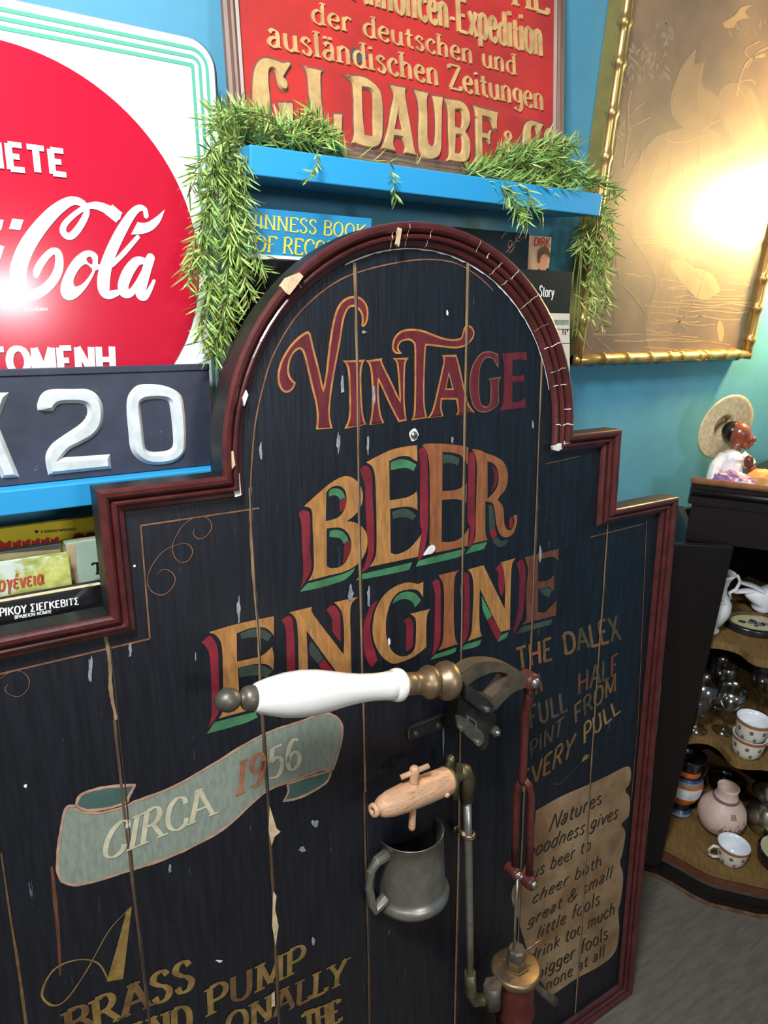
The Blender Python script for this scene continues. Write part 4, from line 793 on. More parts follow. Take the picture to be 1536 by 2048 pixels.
pen(t, [p.uv(*q) for q in ((82, 1061), (152, 1055.5), (152, 1060), (82, 1066))], 'Ο DARGAUD ΠΑΡΟΥΣΙΑΖΕΙ', m_bb, .0006, .2, .8, False); t.build('printing', r)
p, r = lb('hardback_book', 'dark grey hardback between the yellow comic and the watercolour paperback', .894, 5, (-60, 1100), (124, 1092), (60, 1096), .014, m_gb, mat('grey_page_edges', (120, 114, 100), .8))
t = MB(); t.poly([[p.uv(*q) for q in ((-30, 1110), (121, 1098), (122, 1180), (-30, 1180))]], .0005, mat('olive_dust_jacket', (146, 136, 92), .5, var=.15, scale=20)); t.build('dust_jacket', r)
p, r = lb('hardback_book', 'grey green hardback with worn page edges beside the pub sign moulding', .876, 6, (131, 1090), (212, 1080), (160, 1084), .02, m_gg)
t = MB(); t.poly([[p.uv(*q) for q in ((131, 1088), (150, 1090), (155, 1165), (140, 1165))]], .0005, mat('worn_spine_hinge', (170, 148, 112), .7, var=.25, scale=30))
pen(t, [p.uv(*q) for q in ((183, 1126), (206, 1124), (206, 1147), (184, 1148))], 'T', m_bb, .0006, .2, .5, True); t.build('printing', r)
p, r = lb('paperback_book', 'watercolour covered paperback with red brown Greek title', .852, 7, (-60, 1150), (141, 1140), (70, 1118), .014, m_wc)
t = MB(); pen(t, [p.uv(*q) for q in ((-3, 1150), (88, 1136), (88, 1167), (-3, 1183))], 'ογένεια', m_brn, .0006, .14, .6, False); t.build('printing', r)
p, r = lb('hardback_book', 'thick black book with white Greek capitals, frontmost of the leaning books', .806, 9, (-60, 1210), (212, 1180), (100, 1188), .026, m_bb)
t = MB(); pen(t, [p.uv(*q) for q in ((-2, 1217), (157, 1195), (158, 1208), (-1, 1233))], 'ΡΙΚΟΥ ΣΙΕΓΚΕΒΙΤΣ', m_wp, .0006, .19, .6, False)
pen(t, [p.uv(*q) for q in ((29, 1231), (106, 1219), (106, 1225), (29, 1238))], 'ΒΡΑΒΕΙΟΝ ΝΟΜΠΕΛ', m_wp, .0006, .2, .6, False); t.build('printing', r)
sl = Plane((0, .798, SB), 9); m_film = clear('clear_film', (.9, .92, .93), .15, 1.5, .12)
mb = MB(); a = [sl.uv(*q) for q in ((106, 1228), (196, 1153), (200, 1158), (116, 1230))]; mb.prism([a], 0, .0006, m_film); o = mb.build('plastic_sliver'); o.location = sl.P; o.rotation_euler = (-sl.a, 0, 0)
tag(o, 'loose clear plastic strip lying across the black book', 'plastic strip')
SM = 1.283                                            # top of the shelf behind the arch
gz = ony(600, 520, .93).z
m_gub = mat('sky_blue_cover', (46, 140, 186), .35, var=.1, scale=16)
m_gyl = mat('yellow_print', (240, 206, 70), .4)
g0 = ony(462, 470, .93).x; g1 = ony(743, 450, .93).x; gt = ony(743, 437, .93).z
bx = MB().box((g0+.02, .925, SM), (g1-.03, .99, gz-.001), m_bb).build('box_file', None, None, bevel=.001); tag(bx, 'plain black box under the blue record book behind the arch', 'box')
p, r = book('record_book', 'sky blue book with yellow capital title peeping above the arch', (0, .93, gz), 0, g0, g1, 0, gt-gz, .07, m_gub, mat('white_page_edges', (226, 224, 214), .8))
t = MB(); pen(t, [p.uv(*q) for q in ((466, 423), (731, 450), (729, 478), (466, 452))], 'GUINNESS BOOK', m_gyl, .0006, .15, .35, True)
pen(t, [p.uv(*q) for q in ((510, 470), (712, 487), (710, 519), (508, 502))], 'OF RECORDS', m_gyl, .0006, .15, .35, True)
mbw = MB().box((g0+.004, -.0015, .0), (g1-.004, .0, .004), m_wp).build('page_edge', r); t.build('printing', r)
# right of the arch
p = Plane((0, .925, SM), 4)
def rb_(name, label, y, deg, L_, R_x, T_, th, cover):
    pl = Plane((0, y, SM), deg); return book(name, label, (0, y, SM), deg, pl.uv(*L_)[0], pl.uv(*R_x)[0], 0, pl.uv(*T_)[1], th, cover)
p, r = rb_('paperback_book', 'pale book with a portrait photo on its cover behind the black one', .957, 3, (1000, 520), (1101, 500), (1085, 473), .012, mat('pale_peach_cover', (226, 196, 164), .4, rgb2=(206, 150, 110), scale=14))
t = MB(); pen(t, [p.uv(*q) for q in ((1069, 475), (1100, 477), (1099, 494), (1067, 491))], 'DIRK', m_bred, .0006, .22, .7, False)
m_hair = mat('printed_brown_hair', (88, 52, 34), .5, var=.3, scale=90); m_face = mat('printed_skin', (214, 150, 116), .5)
t.poly([[p.uv(*q) for q in outline('1078,548 1078,520 1083,506 1091,504 1096,514 1094,528 1088,540 1086,552')]], .0005, m_face)
t.poly([[p.uv(*q) for q in outline('1074,522 1075,504 1083,494 1094,494 1099,504 1098,516 1094,510 1086,508 1081,514 1079,526')]], .0007, m_hair)
t.poly([[p.uv(*q) for q in outline('1066,556* 1076,538 1086,544 1096,536 1100,558*')]], .0008, m_bb); t.build('cover_picture', r)
p, r = rb_('album', 'black album with gold pen flourish close to the arch', .925, 5, (900, 520), (1058, 500), (1000, 462), .012, m_bb)
t = MB(); m_fl = mat('bronze_ink', (150, 116, 88), .4)
for st_ in ['1012,505,2 1020,495,3 1024,484,3 1018,482,2 1016,494,2 1026,490,3 1034,478,3 1040,470,2 1036,468,2 1030,480,3 1038,482,2 1046,474,2', '1002,478,2 1008,468,4 1013,466,2', '1018,506,2 1024,500,3 1030,492,2']:
    P = spl([q for q, c in parse(st_)], False, 5); t.ribbon([(*p.uv(x, y), w_*mpp(p.P+Vector((.9, 0, .3)))*.6) for x, y, w_ in P], .0006, m_fl)
t.build('flourish', r, 'bronze pen flourish')
p, r = rb_('story_book', 'black topped book with white lower band beside the hanging greenery', .900, 4, (960, 560), (1140, 620), (1100, 541), .022, m_bb)
t = MB()
qd = lambda *P: [p.uv(*q) for q in P]
t.poly([qd((1000, 624), (1139, 627), (1139, 760), (1000, 760))], .0005, mat('off_white_band', (206, 196, 184), .5, var=.05, scale=30))
t.poly([qd((1000, 638), (1137, 640), (1137, 650), (1000, 648))], .0008, mat('grey_green_strip', (128, 138, 128), .5, var=.3, scale=120)); t.poly([qd((1000, 684), (1139, 686), (1139, 687.5), (1000, 685.5))], .0008, m_bb); t.poly([qd((1000, 656), (1139, 658), (1139, 659), (1000, 657))], .0008, m_bb)
pen(t, qd((1077, 571), (1107, 572), (1107, 594), (1077, 593)), 'Story', m_wp, .0008, .13, .4, True, .1)
pen(t, qd((1124, 658), (1139, 659), (1139, 670), (1124, 669)), 'Nº.', m_bb, .0008, .18, .5, True); t.build('printing', r)
# ------------------------------------------------------------------ artificial greenery
m_lf = [mat('light_green_needle', (160, 188, 100), .5), mat('mid_green_needle', (124, 160, 74), .5), mat('dark_green_needle', (88, 122, 54), .5), mat('yellow_green_needle', (190, 196, 104), .5)]
m_stem = mat('green_brown_stem', (110, 120, 60), .6)
def needle(mb, p, d, side, ln, wd, m, curl):
    d = d.normalized(); up = d.cross(side)
    if up.length < .05: up = d.cross(Vector((0, 0, 1)))
    up.normalize(); sd = up.cross(d).normalized(); vs = []
    for k, (t, w_) in enumerate(((0, .35), (.35, 1), (.72, .75), (1, .06))):
        q = p+d*ln*t+up*curl*ln*t*t; vs += [q-sd*wd*w_*.5, q+sd*wd*w_*.5]
    mb.add(vs, [(0, 1, 3, 2), (2, 3, 5, 4), (4, 5, 7, 6)], m)
def blocked(e):
    if e.y > WALL_Y-.012: return True
    if .34 < e.x < 1.08 and e.z > 1.62 and e.y > .95+(e.z-1.628)*.167: return True           # the tin sign
    if e.x < .43 and e.y > .905+(e.z-1.2345)*.125: return True                                # the enamel sign
    d = e-B.P; v = d.dot(B.up); f = d.dot(B.n)
    if f > -.07 and (math.hypot(e.x-AC[0], v-AC[1]) < AR+.004 or v < 1.27): return True       # the pub sign
    if .38 < e.x < 1.02 and e.y > .888 and 1.25 < e.z < 1.52: return True                     # books behind the arch
    if .365 < e.x < .997 and e.y > .896 and 1.59 < e.z < 1.63: return True                    # the shelf
    return e.x > 1.075 and e.y > .985
def frond(mf, ms, pts, ln=.022, gap=.0042, mats=(0, 1), thick=.0012):
    P = spl([tuple(q) for q in pts], False, 8); P = [Vector(q) for q in P]
    ms.tube(P, [thick*(1-.6*i/len(P)) for i in range(len(P))], m_stem, 5, False)
    acc = 0
    for a, b in zip(P, P[1:]):
        sgl = (b-a).length; acc += sgl; t = (b-a).normalized() if sgl > 1e-6 else Vector((0, 0, -1))
        while acc > gap:
            acc -= gap; base = a.lerp(b, rnd.random())
            for _ in range(2):
                rd = Vector((rnd.gauss(0, 1), rnd.gauss(0, 1), rnd.gauss(0, 1))); rd -= t*rd.dot(t)
                if rd.length < .1: continue
                d = rd.normalized()*rnd.uniform(.6, 1.0)+t*rnd.uniform(.35, 1.0)
                l_ = ln*rnd.uniform(.6, 1.15)
                e = base+d.normalized()*l_
                if blocked(e): continue
                needle(mf, base, d, Vector((rnd.gauss(0, 1), rnd.gauss(0, 1), rnd.gauss(0, 1))), l_, .0023, m_lf[rnd.choice(mats)], rnd.uniform(-.25, .35))
def pxs(t, jit=6):
    """a strand: points x,y,depth in the room"""
    out = []; jx, jy, jd = rnd.uniform(-jit, jit), rnd.uniform(-jit, jit), rnd.uniform(-.012, .012)
    for w_ in t.split():
        x, y, d = [float(q) for q in w_.split(',')]; out.append(ony(x+jx+rnd.uniform(-jit, jit)*.6, y+jy+rnd.uniform(-jit, jit)*.6, min(d+jd, .99)))
    return out
g1_ = empty('trailing_greenery', ony(520, 290, .93), 'light green artificial greenery spilling over the left end of the upper shelf', 'plant')
g2_ = empty('trailing_greenery', ony(1080, 380, .93), 'artificial greenery over the right end of the upper shelf, beside the gilt picture', 'plant')
def plant(root, strands, **kw):
    mf, ms = MB(), MB()
    for t, n, kk in strands:
        for _ in range(n if n == 1 else int(n*1.35+.5)): frond(mf, ms, pxs(t, kk.get('jit', 8)), ln=kk.get('ln', .027), mats=kk.get('mats', (0, 0, 1)), gap=kk.get('gap', .0056))
    for o in (mf.build('foliage', root), ms.build('stems', root)):
        o.location = -root.location if False else (0, 0, 0); o.matrix_parent_inverse = Matrix.Translation(-root.location)
Ls = [('560,305,.93 520,270,.93 470,240,.92 430,225,.91', 2, {}), ('520,300,.93 490,255,.93 470,215,.92', 3, {}), ('600,310,.93 560,260,.925 520,235,.92 490,225,.92', 3, {}),
 ('640,315,.93 620,270,.93 590,240,.92', 3, {}), ('690,325,.93 660,285,.93 640,250,.92 620,225,.92', 3, {}), ('560,300,.94 600,265,.935 650,260,.93 690,290,.92', 2, {}), ('500,300,.94 540,270,.93 600,270,.925 650,300,.92', 3, {}),
 ('480,290,.93 450,260,.92 425,240,.91', 3, {}), ('470,290,.92 440,310,.91 420,380,.90 408,460,.895 400,540,.89', 3, {}), ('470,280,.91 425,300,.895 400,340,.89 385,380,.885', 2, {}), ('470,290,.92 435,330,.905 425,420,.90 420,520,.90 425,600,.895', 3, {}),
 ('475,300,.92 450,360,.905 455,460,.90 450,560,.90 440,640,.895 425,715,.89', 3, {}), ('480,310,.92 465,390,.905 475,480,.90 470,580,.895 455,670,.89', 2, {}), ('485,320,.91 480,400,.90 500,480,.895 530,560,.885', 2, {}), ('480,350,.91 470,440,.90 490,530,.89 510,610,.88', 2, {}),
 ('400,470,.895 392,520,.89 385,570,.885', 2, {}), ('430,560,.895 415,620,.89 408,690,.885', 2, {}), ('455,620,.89 440,680,.885 430,715,.885', 2, {'mats': (0, 1, 2)}), ('560,300,.95 530,280,.945 480,290,.94', 2, {'mats': (1, 2)}),
 ('620,305,.94 580,300,.94 540,305,.94', 2, {'mats': (1, 2)}), ('690,318,.93 650,305,.935 600,300,.94', 2, {'mats': (1, 2)}), ('635,305,.905 632,330,.893 622,352,.888 612,368,.886', 1, {'ln': .015, 'jit': 2}),
 ('690,312,.92 730,318,.915 780,328,.905', 1, {'gap': .02, 'jit': 2}), ('780,326,.905 786,350,.893 790,380,.889 794,400,.887', 1, {'ln': .016, 'jit': 2, 'gap': .003}), ('780,326,.905 800,322,.91 860,338,.915 930,347,.915', 1, {'gap': .05, 'jit': 2})]
plant(g1_, Ls)
dm = {'mats': (0, 1, 1, 2)}; ym = {'mats': (0, 1, 3, 2)}
Rs = [('930,348,.92 980,325,.93 1040,300,.935 1100,285,.935 1150,290,.93', 3, dm), ('930,348,.92 980,340,.93 1040,325,.93 1100,320,.93 1160,330,.925', 3, dm), ('940,350,.92 1000,355,.92 1060,350,.92 1120,355,.92 1180,370,.915', 3, dm), ('960,352,.915 1020,365,.91 1080,370,.91 1140,380,.91', 2, dm),
 ('960,350,.93 1010,320,.94 1060,295,.94 1110,300,.94', 2, ym), ('1040,340,.93 1090,310,.935 1140,300,.93', 2, ym), ('1090,360,.93 1140,350,.925 1190,365,.92 1225,385,.915', 3, dm), ('1000,365,.91 1015,385,.893 1030,410,.888 1045,440,.886', 2, {'mats': (0, 1), 'jit': 4}), ('1020,368,.91 1045,395,.893 1065,415,.889 1085,425,.888', 1, {'jit': 3}),
 ('1050,375,.905 1060,395,.893 1052,430,.888 1055,455,.886', 1, {'jit': 3}), ('1180,390,.92 1200,430,.93 1190,500,.935 1185,560,.935 1175,640,.935', 3, ym), ('1170,440,.94 1160,500,.94 1155,570,.935 1152,640,.93 1148,670,.93', 3, ym),
 ('1195,400,.93 1220,440,.935 1222,490,.935 1215,530,.935', 2, ym), ('1190,480,.935 1205,550,.935 1212,620,.935', 2, ym), ('1180,560,.935 1195,610,.935 1210,655,.935', 1, ym), ('1195,385,.92 1230,395,.925 1245,385,.925', 1, dm)]
plant(g2_, Rs)
# ------------------------------------------------------------------ gilt framed picture
PY = 1.0; PP = Plane((0, 1.0123, 0), 0)
m_gilt = mat('gilt_bamboo', (204, 166, 100), .3, .8, var=.3, scale=40, stretch=(1, 1, .2), bump=.1, wear=(120, 82, 44), wearamt=.3, wscale=50)
m_olive = mat('olive_frame_side', (140, 126, 68), .45, .3, var=.1, scale=30)
m_art = mat('brown_picture_ground', (158, 128, 98), .55, rgb2=(122, 98, 78), scale=5, var=.1)
pl_ = empty('framed_picture', (1.383, 1.0, 1.33), 'large gilt bamboo framed picture in brown and gold behind glass', 'picture')
def pp_(o): o.parent = pl_; o.matrix_parent_inverse = Matrix.Translation(-pl_.location); return o
X0, X1, Z0, Z1 = 1.086, 1.690, 1.328, 2.25; rbm = .0115
pp_(MB().box((X0, 1.002, Z0), (X0+.02, WALL_Y-.002, Z1), m_olive).box((X1-.02, 1.002, Z0), (X1, WALL_Y-.002, Z1), m_olive).box((X0+.02, 1.002, Z0), (X1-.02, WALL_Y-.002, Z0+.02), m_olive).box((X0+.02, 1.002, Z1-.02), (X1-.02, WALL_Y-.002, Z1), m_olive).box((X0+.02, 1.016, Z0+.02), (X1-.02, 1.03, Z1-.02), m_olive).build('frame_back'))
def bamboo(a, b, nodes):
    a, b = Vector(a), Vector(b); L_ = (b-a).length; ax_ = (b-a).normalized(); pr = [(0, 0)]; ns = sorted(nodes); r0 = rbm
    pr.append((r0*.9, 0))
    for t in ns:
        pr += [(r0*.9, t-.016), (r0*.98, t-.006), (r0*1.18, t-.0025), (r0*1.12, t), (r0*1.18, t+.0025), (r0*.98, t+.006), (r0*.9, t+.016)]
    pr += [(r0*.95, L_-.004), (0, L_)]
    mb = MB(); mb.lathe(pr, a, ax_, m_gilt, 18); return pp_(mb.build('frame_bar'))
zs = [ony(1216, y, PY).z-Z0 for y in (34, 120, 224, 315, 430, 540, 640)]; xs = [ony(x, 720, PY).x-X0 for x in (1157, 1203, 1250, 1296, 1334, 1358, 1394, 1408, 1441, 1470)]
z2 = [ony(1515, y, PY).z-Z0 for y in (557, 617, 680, 480, 380, 260, 150)]
bamboo((X0+.0105, PY, Z0), (X0+.0105, PY, Z1), [z for z in zs if z > .03]); bamboo((X1-.0105, PY, Z0), (X1-.0105, PY, Z1), [z for z in z2 if z > .03]); bamboo((X0, PY, Z0+.0105), (X1, PY, Z0+.0105), [x for x in xs if x > .03]); bamboo((X0, PY, Z1-.0105), (X1, PY, Z1-.0105), [.1, .25, .4, .5])
ar = MB(); ar.box((X0+.018, 1.0125, Z0+.018), (X1-.018, 1.0155, Z1-.018), m_art)
pp_(ar.build('artwork'))
m_a1 = mat('pale_ochre_drawing', (196, 160, 112), .55, var=.1, scale=20); m_a2 = mat('soft_tan_drawing', (160, 130, 98), .55, var=.1, scale=14); m_a3 = mat('dim_mauve_leaf', (160, 138, 118), .55, var=.1, scale=30); m_a4 = mat('dark_umber_drawing', (92, 72, 56), .55)
dr_ = MB(); au = lambda x, y: PP.uv(x, y)
kap = [0]
def apoly(t, m, o=.0005): kap[0] = (kap[0]+1) % 9; dr_.poly([[au(x, y) for x, y in outline(t)]], o*.12+kap[0]*8e-6, m)
def aline(t, wd, m, o=.0012):
    P = [q for q, c in parse(t)]; P = spl(P, False, 6) if len(P) > 2 else P
    dr_.ribbon([(*au(q[0], q[1]), (q[2] if len(q) > 2 else wd)*.0017*rnd.uniform(.6, 1.2)) for q in P], o*.2, m)
apoly('1345,180 1365,130 1392,96* 1388,130* 1410,122* 1404,170 1425,185 1440,205 1430,235 1410,260 1380,262 1350,240 1340,210', m_a2)
apoly('1300,285 1340,262 1400,255 1440,270 1430,320 1420,400 1400,470 1380,560 1350,640 1330,700 1300,700 1290,640 1310,560 1260,470 1230,420 1260,350', m_a2, .0004)
apoly('1440,180 1470,165 1500,175 1520,210 1530,280 1500,300 1460,270 1440,230', m_a2, .0006)
apoly('1340,525 1370,522 1410,560 1430,590* 1400,600 1360,560', m_a1, .0008); apoly('1380,540 1420,545 1440,580 1425,590*', m_a1, .0009); apoly('1440,640 1448,660 1445,680 1438,682 1434,655', m_a1, .0008)
apoly('1445,45* 1470,30 1482,15 1505,8* 1490,24 1500,35* 1475,42 1468,55 1450,55', m_a1, .001)
for cx_, cy_, n_, sp in [(1258, 115, 26, 30), (1310, 105, 20, 26), (1330, 60, 14, 24), (1265, 150, 18, 26), (1258, 15, 10, 24), (1318, 145, 12, 20), (1245, 250, 9, 18), (1235, 270, 9, 18), (1505, 45, 10, 26), (1480, 70, 8, 20)]:
    for _ in range(n_):
        x, y = cx_+rnd.uniform(-sp, sp), cy_+rnd.uniform(-sp, sp)*.8; a = rnd.uniform(.6, 2.3); l = rnd.uniform(6, 11); w_ = l*.28
        if x < 1238-(.12*y)+8: continue
        dx, dy = math.cos(a), math.sin(a); apoly(f'{x-dx*l},{y-dy*l}* {x-dy*w_},{y+dx*w_} {x+dx*l},{y+dy*l}* {x+dy*w_},{y-dx*w_}', rnd.choice([m_a3, m_a3, m_a2]), .0007)
for t, wd in [('1262,180 1256,220 1258,260 1252,300 1248,340', 1.6), ('1258,255 1280,245 1300,235', 1), ('1235,270 1230,310 1222,350', 1.3), ('1258,235 1275,215 1290,205', 1), ('1474,190 1482,150 1500,120 1530,110', 3.5), ('1492,136 1505,120 1515,105 1536,95', 1.8), ('1500,118 1490,100 1520,82', 1.5), ('1478,165 1500,160 1512,168', 1.4), ('1244,340 1262,315 1270,300', 1), ('1285,300 1280,330 1276,352', 1.2)]: aline(t, wd, m_a1)
for y0, x0, x1 in [(476, 1270, 1330), (482, 1285, 1400), (490, 1276, 1380), (498, 1305, 1400), (515, 1440, 1500), (522, 1430, 1490), (545, 1452, 1505), (552, 1250, 1300), (556, 1456, 1500), (562, 1318, 1380), (568, 1456, 1505), (574, 1320, 1390), (580, 1326, 1470), (590, 1396, 1490), (596, 1350, 1480), (604, 1360, 1500), (608, 1306, 1500), (615, 1290, 1480), (622, 1350, 1500), (630, 1300, 1410), (636, 1390, 1480), (642, 1310, 1400), (646, 1300, 1430), (664, 1288, 1360), (670, 1186, 1395), (680, 1290, 1435), (684, 1226, 1460), (698, 1290, 1390), (704, 1350, 1400)]:
    aline(' '.join(f'{x0+(x1-x0)*k/5},{y0+rnd.uniform(-3, 3)+(k-2.5)*1.2}' for k in range(6)), 1.5, m_a1)
for t in ['1230,500 1235,540 1238,560', '1222,530 1228,590 1230,650', '1215,560 1245,570 1280,610 1298,640', '1190,675 1210,690 1235,712', '1168,660 1166,690 1164,715', '1165,665 1175,690 1185,700', '1372,660 1355,645 1345,655', '1410,540 1395,590 1370,630 1350,652']: aline(t, 2.2, m_a2)
for t in ['1392,100 1372,130 1352,180 1345,230', '1405,130 1396,170 1398,220', '1340,262 1330,275 1350,285 1380,282 1410,270', '1300,290 1275,340 1240,390 1228,420', '1320,300 1300,360 1270,410 1262,450', '1345,290 1335,360 1310,430 1300,500', '1370,285 1365,360 1350,430 1330,520', '1400,280 1395,340 1385,400 1370,470', '1425,280 1420,340 1410,400', '1330,520 1318,570 1300,620 1294,670', '1350,500 1348,560 1336,620 1320,690', '1375,470 1376,540 1362,600 1345,650', '1352,535 1380,550 1400,590', '1362,528 1395,548 1418,590', '1385,545 1410,565 1426,590', '1450,190 1448,220 1462,262', '1475,170 1490,200 1505,250 1508,290', '1500,180 1515,220 1522,270', '1440,240 1420,250 1405,262']: aline(t, 1.0, m_a1, .0016)
o = pp_(dr_.build('drawing', None, 'gold line drawing of leaves, figures and water')); o.location = (0, 1.0123, 0)
m_pane = clear('picture_glass', (.98, .97, .95), .36, 1.5, .07)
pp_(MB().box((X0+.018, 1.006, Z0+.018), (X1-.018, 1.0075, Z1-.018), m_pane).build('glass'))
# ------------------------------------------------------------------ corner lamp just past the right edge
lp_ = empty('wall_lamp', LAMP, 'small warm globe lamp on the right wall above the corner cabinet', 'lamp')
def lpp(o): o.parent = lp_; o.matrix_parent_inverse = Matrix.Translation(-LAMP); return o
m_glow = mat('glowing_opal_glass', (255, 214, 150), .4, emit=(255, 206, 132), estr=400)
lpp(MB().ball(LAMP, .05, m_glow, seg=24, rings=14).build('globe')); lpp(MB().tube([LAMP+Vector((0, 0, -.05)), LAMP+Vector((.01, 0, -.09)), LAMP+Vector((WALL_R-.006-LAMP.x, 0, -.10))], .009, m_brass).build('arm')); lpp(MB().lathe([(0, 0), (.04, 0), (.045, .012), (0, .014)], (WALL_R-.001, LAMP.y, LAMP.z-.10), (-1, 0, 0), m_brass).build('wall_plate'))
# ------------------------------------------------------------------ corner cabinet
m_cab = mat('dark_mahogany', (17, 10, 8), .4, var=.35, scale=20, stretch=(1, 1, 6))
m_cabl = mat('worn_brown_shelf_top', (124, 96, 54), .5, var=.2, scale=30, stretch=(6, 1, 1))
m_apr = mat('red_brown_apron', (98, 58, 36), .45, var=.25, scale=24)
m_rim = mat('worn_pale_edge', (136, 88, 54), .5, var=.25, scale=40)
ang = math.atan2(-.7296, .684)
CO = Vector((1.465, .84, 0))
cab = empty('corner_cabinet', CO, 'dark wooden corner cabinet with open shelves and a door swung wide', 'cabinet', rz=ang)
cx_ = Vector((.684, -.7296, 0)); cy_ = Vector((.7296, .684, 0))
def loc(p): d = Vector(p)-CO; return Vector((d.dot(cx_), d.dot(cy_), p[2]))
PENT = [(-.07, .20), (.21, .487), (.49, .20)]
def slab(z0, z1, front, m, side=None, xl=-.07):
    lp = front+[(.49, .20), (.21, .487), (xl, .20)]
    mb = MB(); L_ = [Vector((a, b, 0)) for a, b in lp]; tr = tessellate_polygon([L_]); n = len(lp)
    mb.add([(a, b, z1) for a, b in lp], [tuple(t) for t in tr], m); mb.add([(a, b, z0) for a, b in lp], [tuple(reversed(t)) for t in tr], side or m)
    mb.add([(a, b, z1) for a, b in lp]+[(a, b, z0) for a, b in lp], [(k, (k+1) % n, n+(k+1) % n, n+k) for k in range(n)], side or m); return mb
def front(t, z):
    P = [loc(onz(x, y, z)) for x, y in [tuple(float(q) for q in w_.split(',')) for w_ in t.split()]]
    P = spl([(p.x, p.y) for p in P], False, 4); P = [q for q in P if q[0] < .2]
    return [(-.07, P[0][1])]+P+[(.42-a, b) for a, b in reversed(P) if .42-a < .485]+[(.49, P[0][1])]
ZB, ZT = .09, 1.075
def zfor(x, y, sm=2.252):
    d = ray(x, y); t = sm/(d.x+.9375*d.y); return 1.5+d.z*t
Z2 = zfor(1462, 1515, 2.215); Z3 = zfor(1500, 1308, 2.215)
print('shelf z', Z2, Z3)
f1 = front('1325,1688 1360,1706 1420,1738 1470,1752 1536,1762', ZB); f2 = front('1372,1478 1395,1475 1420,1478 1440,1489 1455,1507 1468,1520 1490,1527 1536,1528', Z2); f3 = front('1418,1283 1450,1286 1480,1295 1500,1310 1515,1318 1536,1322', Z3)
for z, f, nm in ((ZB, f1, 'bottom_shelf'), (Z2, f2, 'shelf'), (Z3, f3, 'shelf')): slab(z-.018, z, f, m_cabl, m_cabl).build(nm, cab, 'worn brown shelf' if nm == 'shelf' else None)
off_ = lambda f, d: [(a, b+d) for a, b in f]
slab(.042, ZB-.018, off_(f1, .006), m_apr).build('apron', cab, 'red brown bowed apron'); slab(.012, .042, off_(f1, -.004), mat('dusty_plinth', (72, 68, 62), .6, var=.2, scale=30), m_cab).build('plinth', cab); slab(-.003, .012, off_(f1, -.008), m_cab, m_cab).build('base_board', cab); m_bs = mat('dull_worn_strip', (104, 80, 58), .65, var=.35, scale=40); slab(FLOOR_Z, -.004, off_(f1, -.014), m_bs, m_bs).build('base_strip', cab, 'pale worn strip at the floor')
kb = MB(); q = loc(onz(1388, 1727, .066)); kb.ball((q.x, q.y-.004, .064), .008, m_rim); kb.build('apron_knob', cab, 'pale worn knob')
bp_ = MB(); 
for a, b in zip(PENT, PENT[1:]):
    d = (Vector(b)-Vector(a)).normalized(); nn = Vector((d.y, -d.x))*.012
    bp_.add([(a[0], a[1], ZB), (b[0], b[1], ZB), (b[0], b[1], .95), (a[0], a[1], .95), (a[0]+nn.x, a[1]+nn.y, ZB), (b[0]+nn.x, b[1]+nn.y, ZB), (b[0]+nn.x, b[1]+nn.y, .95), (a[0]+nn.x, a[1]+nn.y, .95)], [(0, 1, 2, 3), (4, 5, 6, 7), (0, 1, 5, 4), (2, 3, 7, 6), (0, 3, 7, 4), (1, 2, 6, 5)], m_cab)
bp_.build('back_panel', cab)
sd_ = MB().box((-.07, .0, ZB), (-.055, .20, .96), m_cab); sd_.build('side_panel', cab); MB().box((.475, .0, ZB), (.49, .20, .96), m_cab).build('side_panel', cab)
ff = [(-.075, -.004), (.495, -.004)]
slab(.95, 1.038, ff, m_cab, None, .03).build('frieze', cab); slab(1.038, 1.05, [(-.08, -.008), (.50, -.008)], m_cab, m_cab, .03).build('top_board', cab)
MB().box((-.084, -.012, 1.03), (.503, .002, 1.082), m_cab).build('gallery_rail', cab)
fr_ = MB(); P0 = [(-.052, .17), (-.088, -.014), (.505, -.014), (.505, .17)]
P0 = P0[1:3]; fr_.tube([(a, b, 1.084) for a, b in P0], .0075, m_rim, 10); fr_.tube([(a+(.004 if a < 0 else -.004), b+.005, 1.058) for a, b in P0], .010, m_cab, 10); fr_.build('top_rim', cab, 'pale worn top rim')
slab(.943, .951, [(-.075, -.008), (.495, -.008)], m_cab, None, .03).build('frieze_bead', cab)
h0 = loc((1.465, .815, 0)); e0 = loc((1.225, .962, 0)); dv = (e0-h0).normalized(); dn = Vector((-dv.y, dv.x, 0))*.018
dd_ = MB(); vs = [h0, e0, e0+dn, h0+dn]
dd_.add([(v.x, v.y, .052) for v in vs]+[(v.x, v.y, .95) for v in vs], [(0, 1, 2, 3), (4, 5, 6, 7), (0, 1, 5, 4), (1, 2, 6, 5), (2, 3, 7, 6), (3, 0, 4, 7)], m_cab); dd_.build('door', cab, 'dark plain door swung open to the left', bevel=.002)
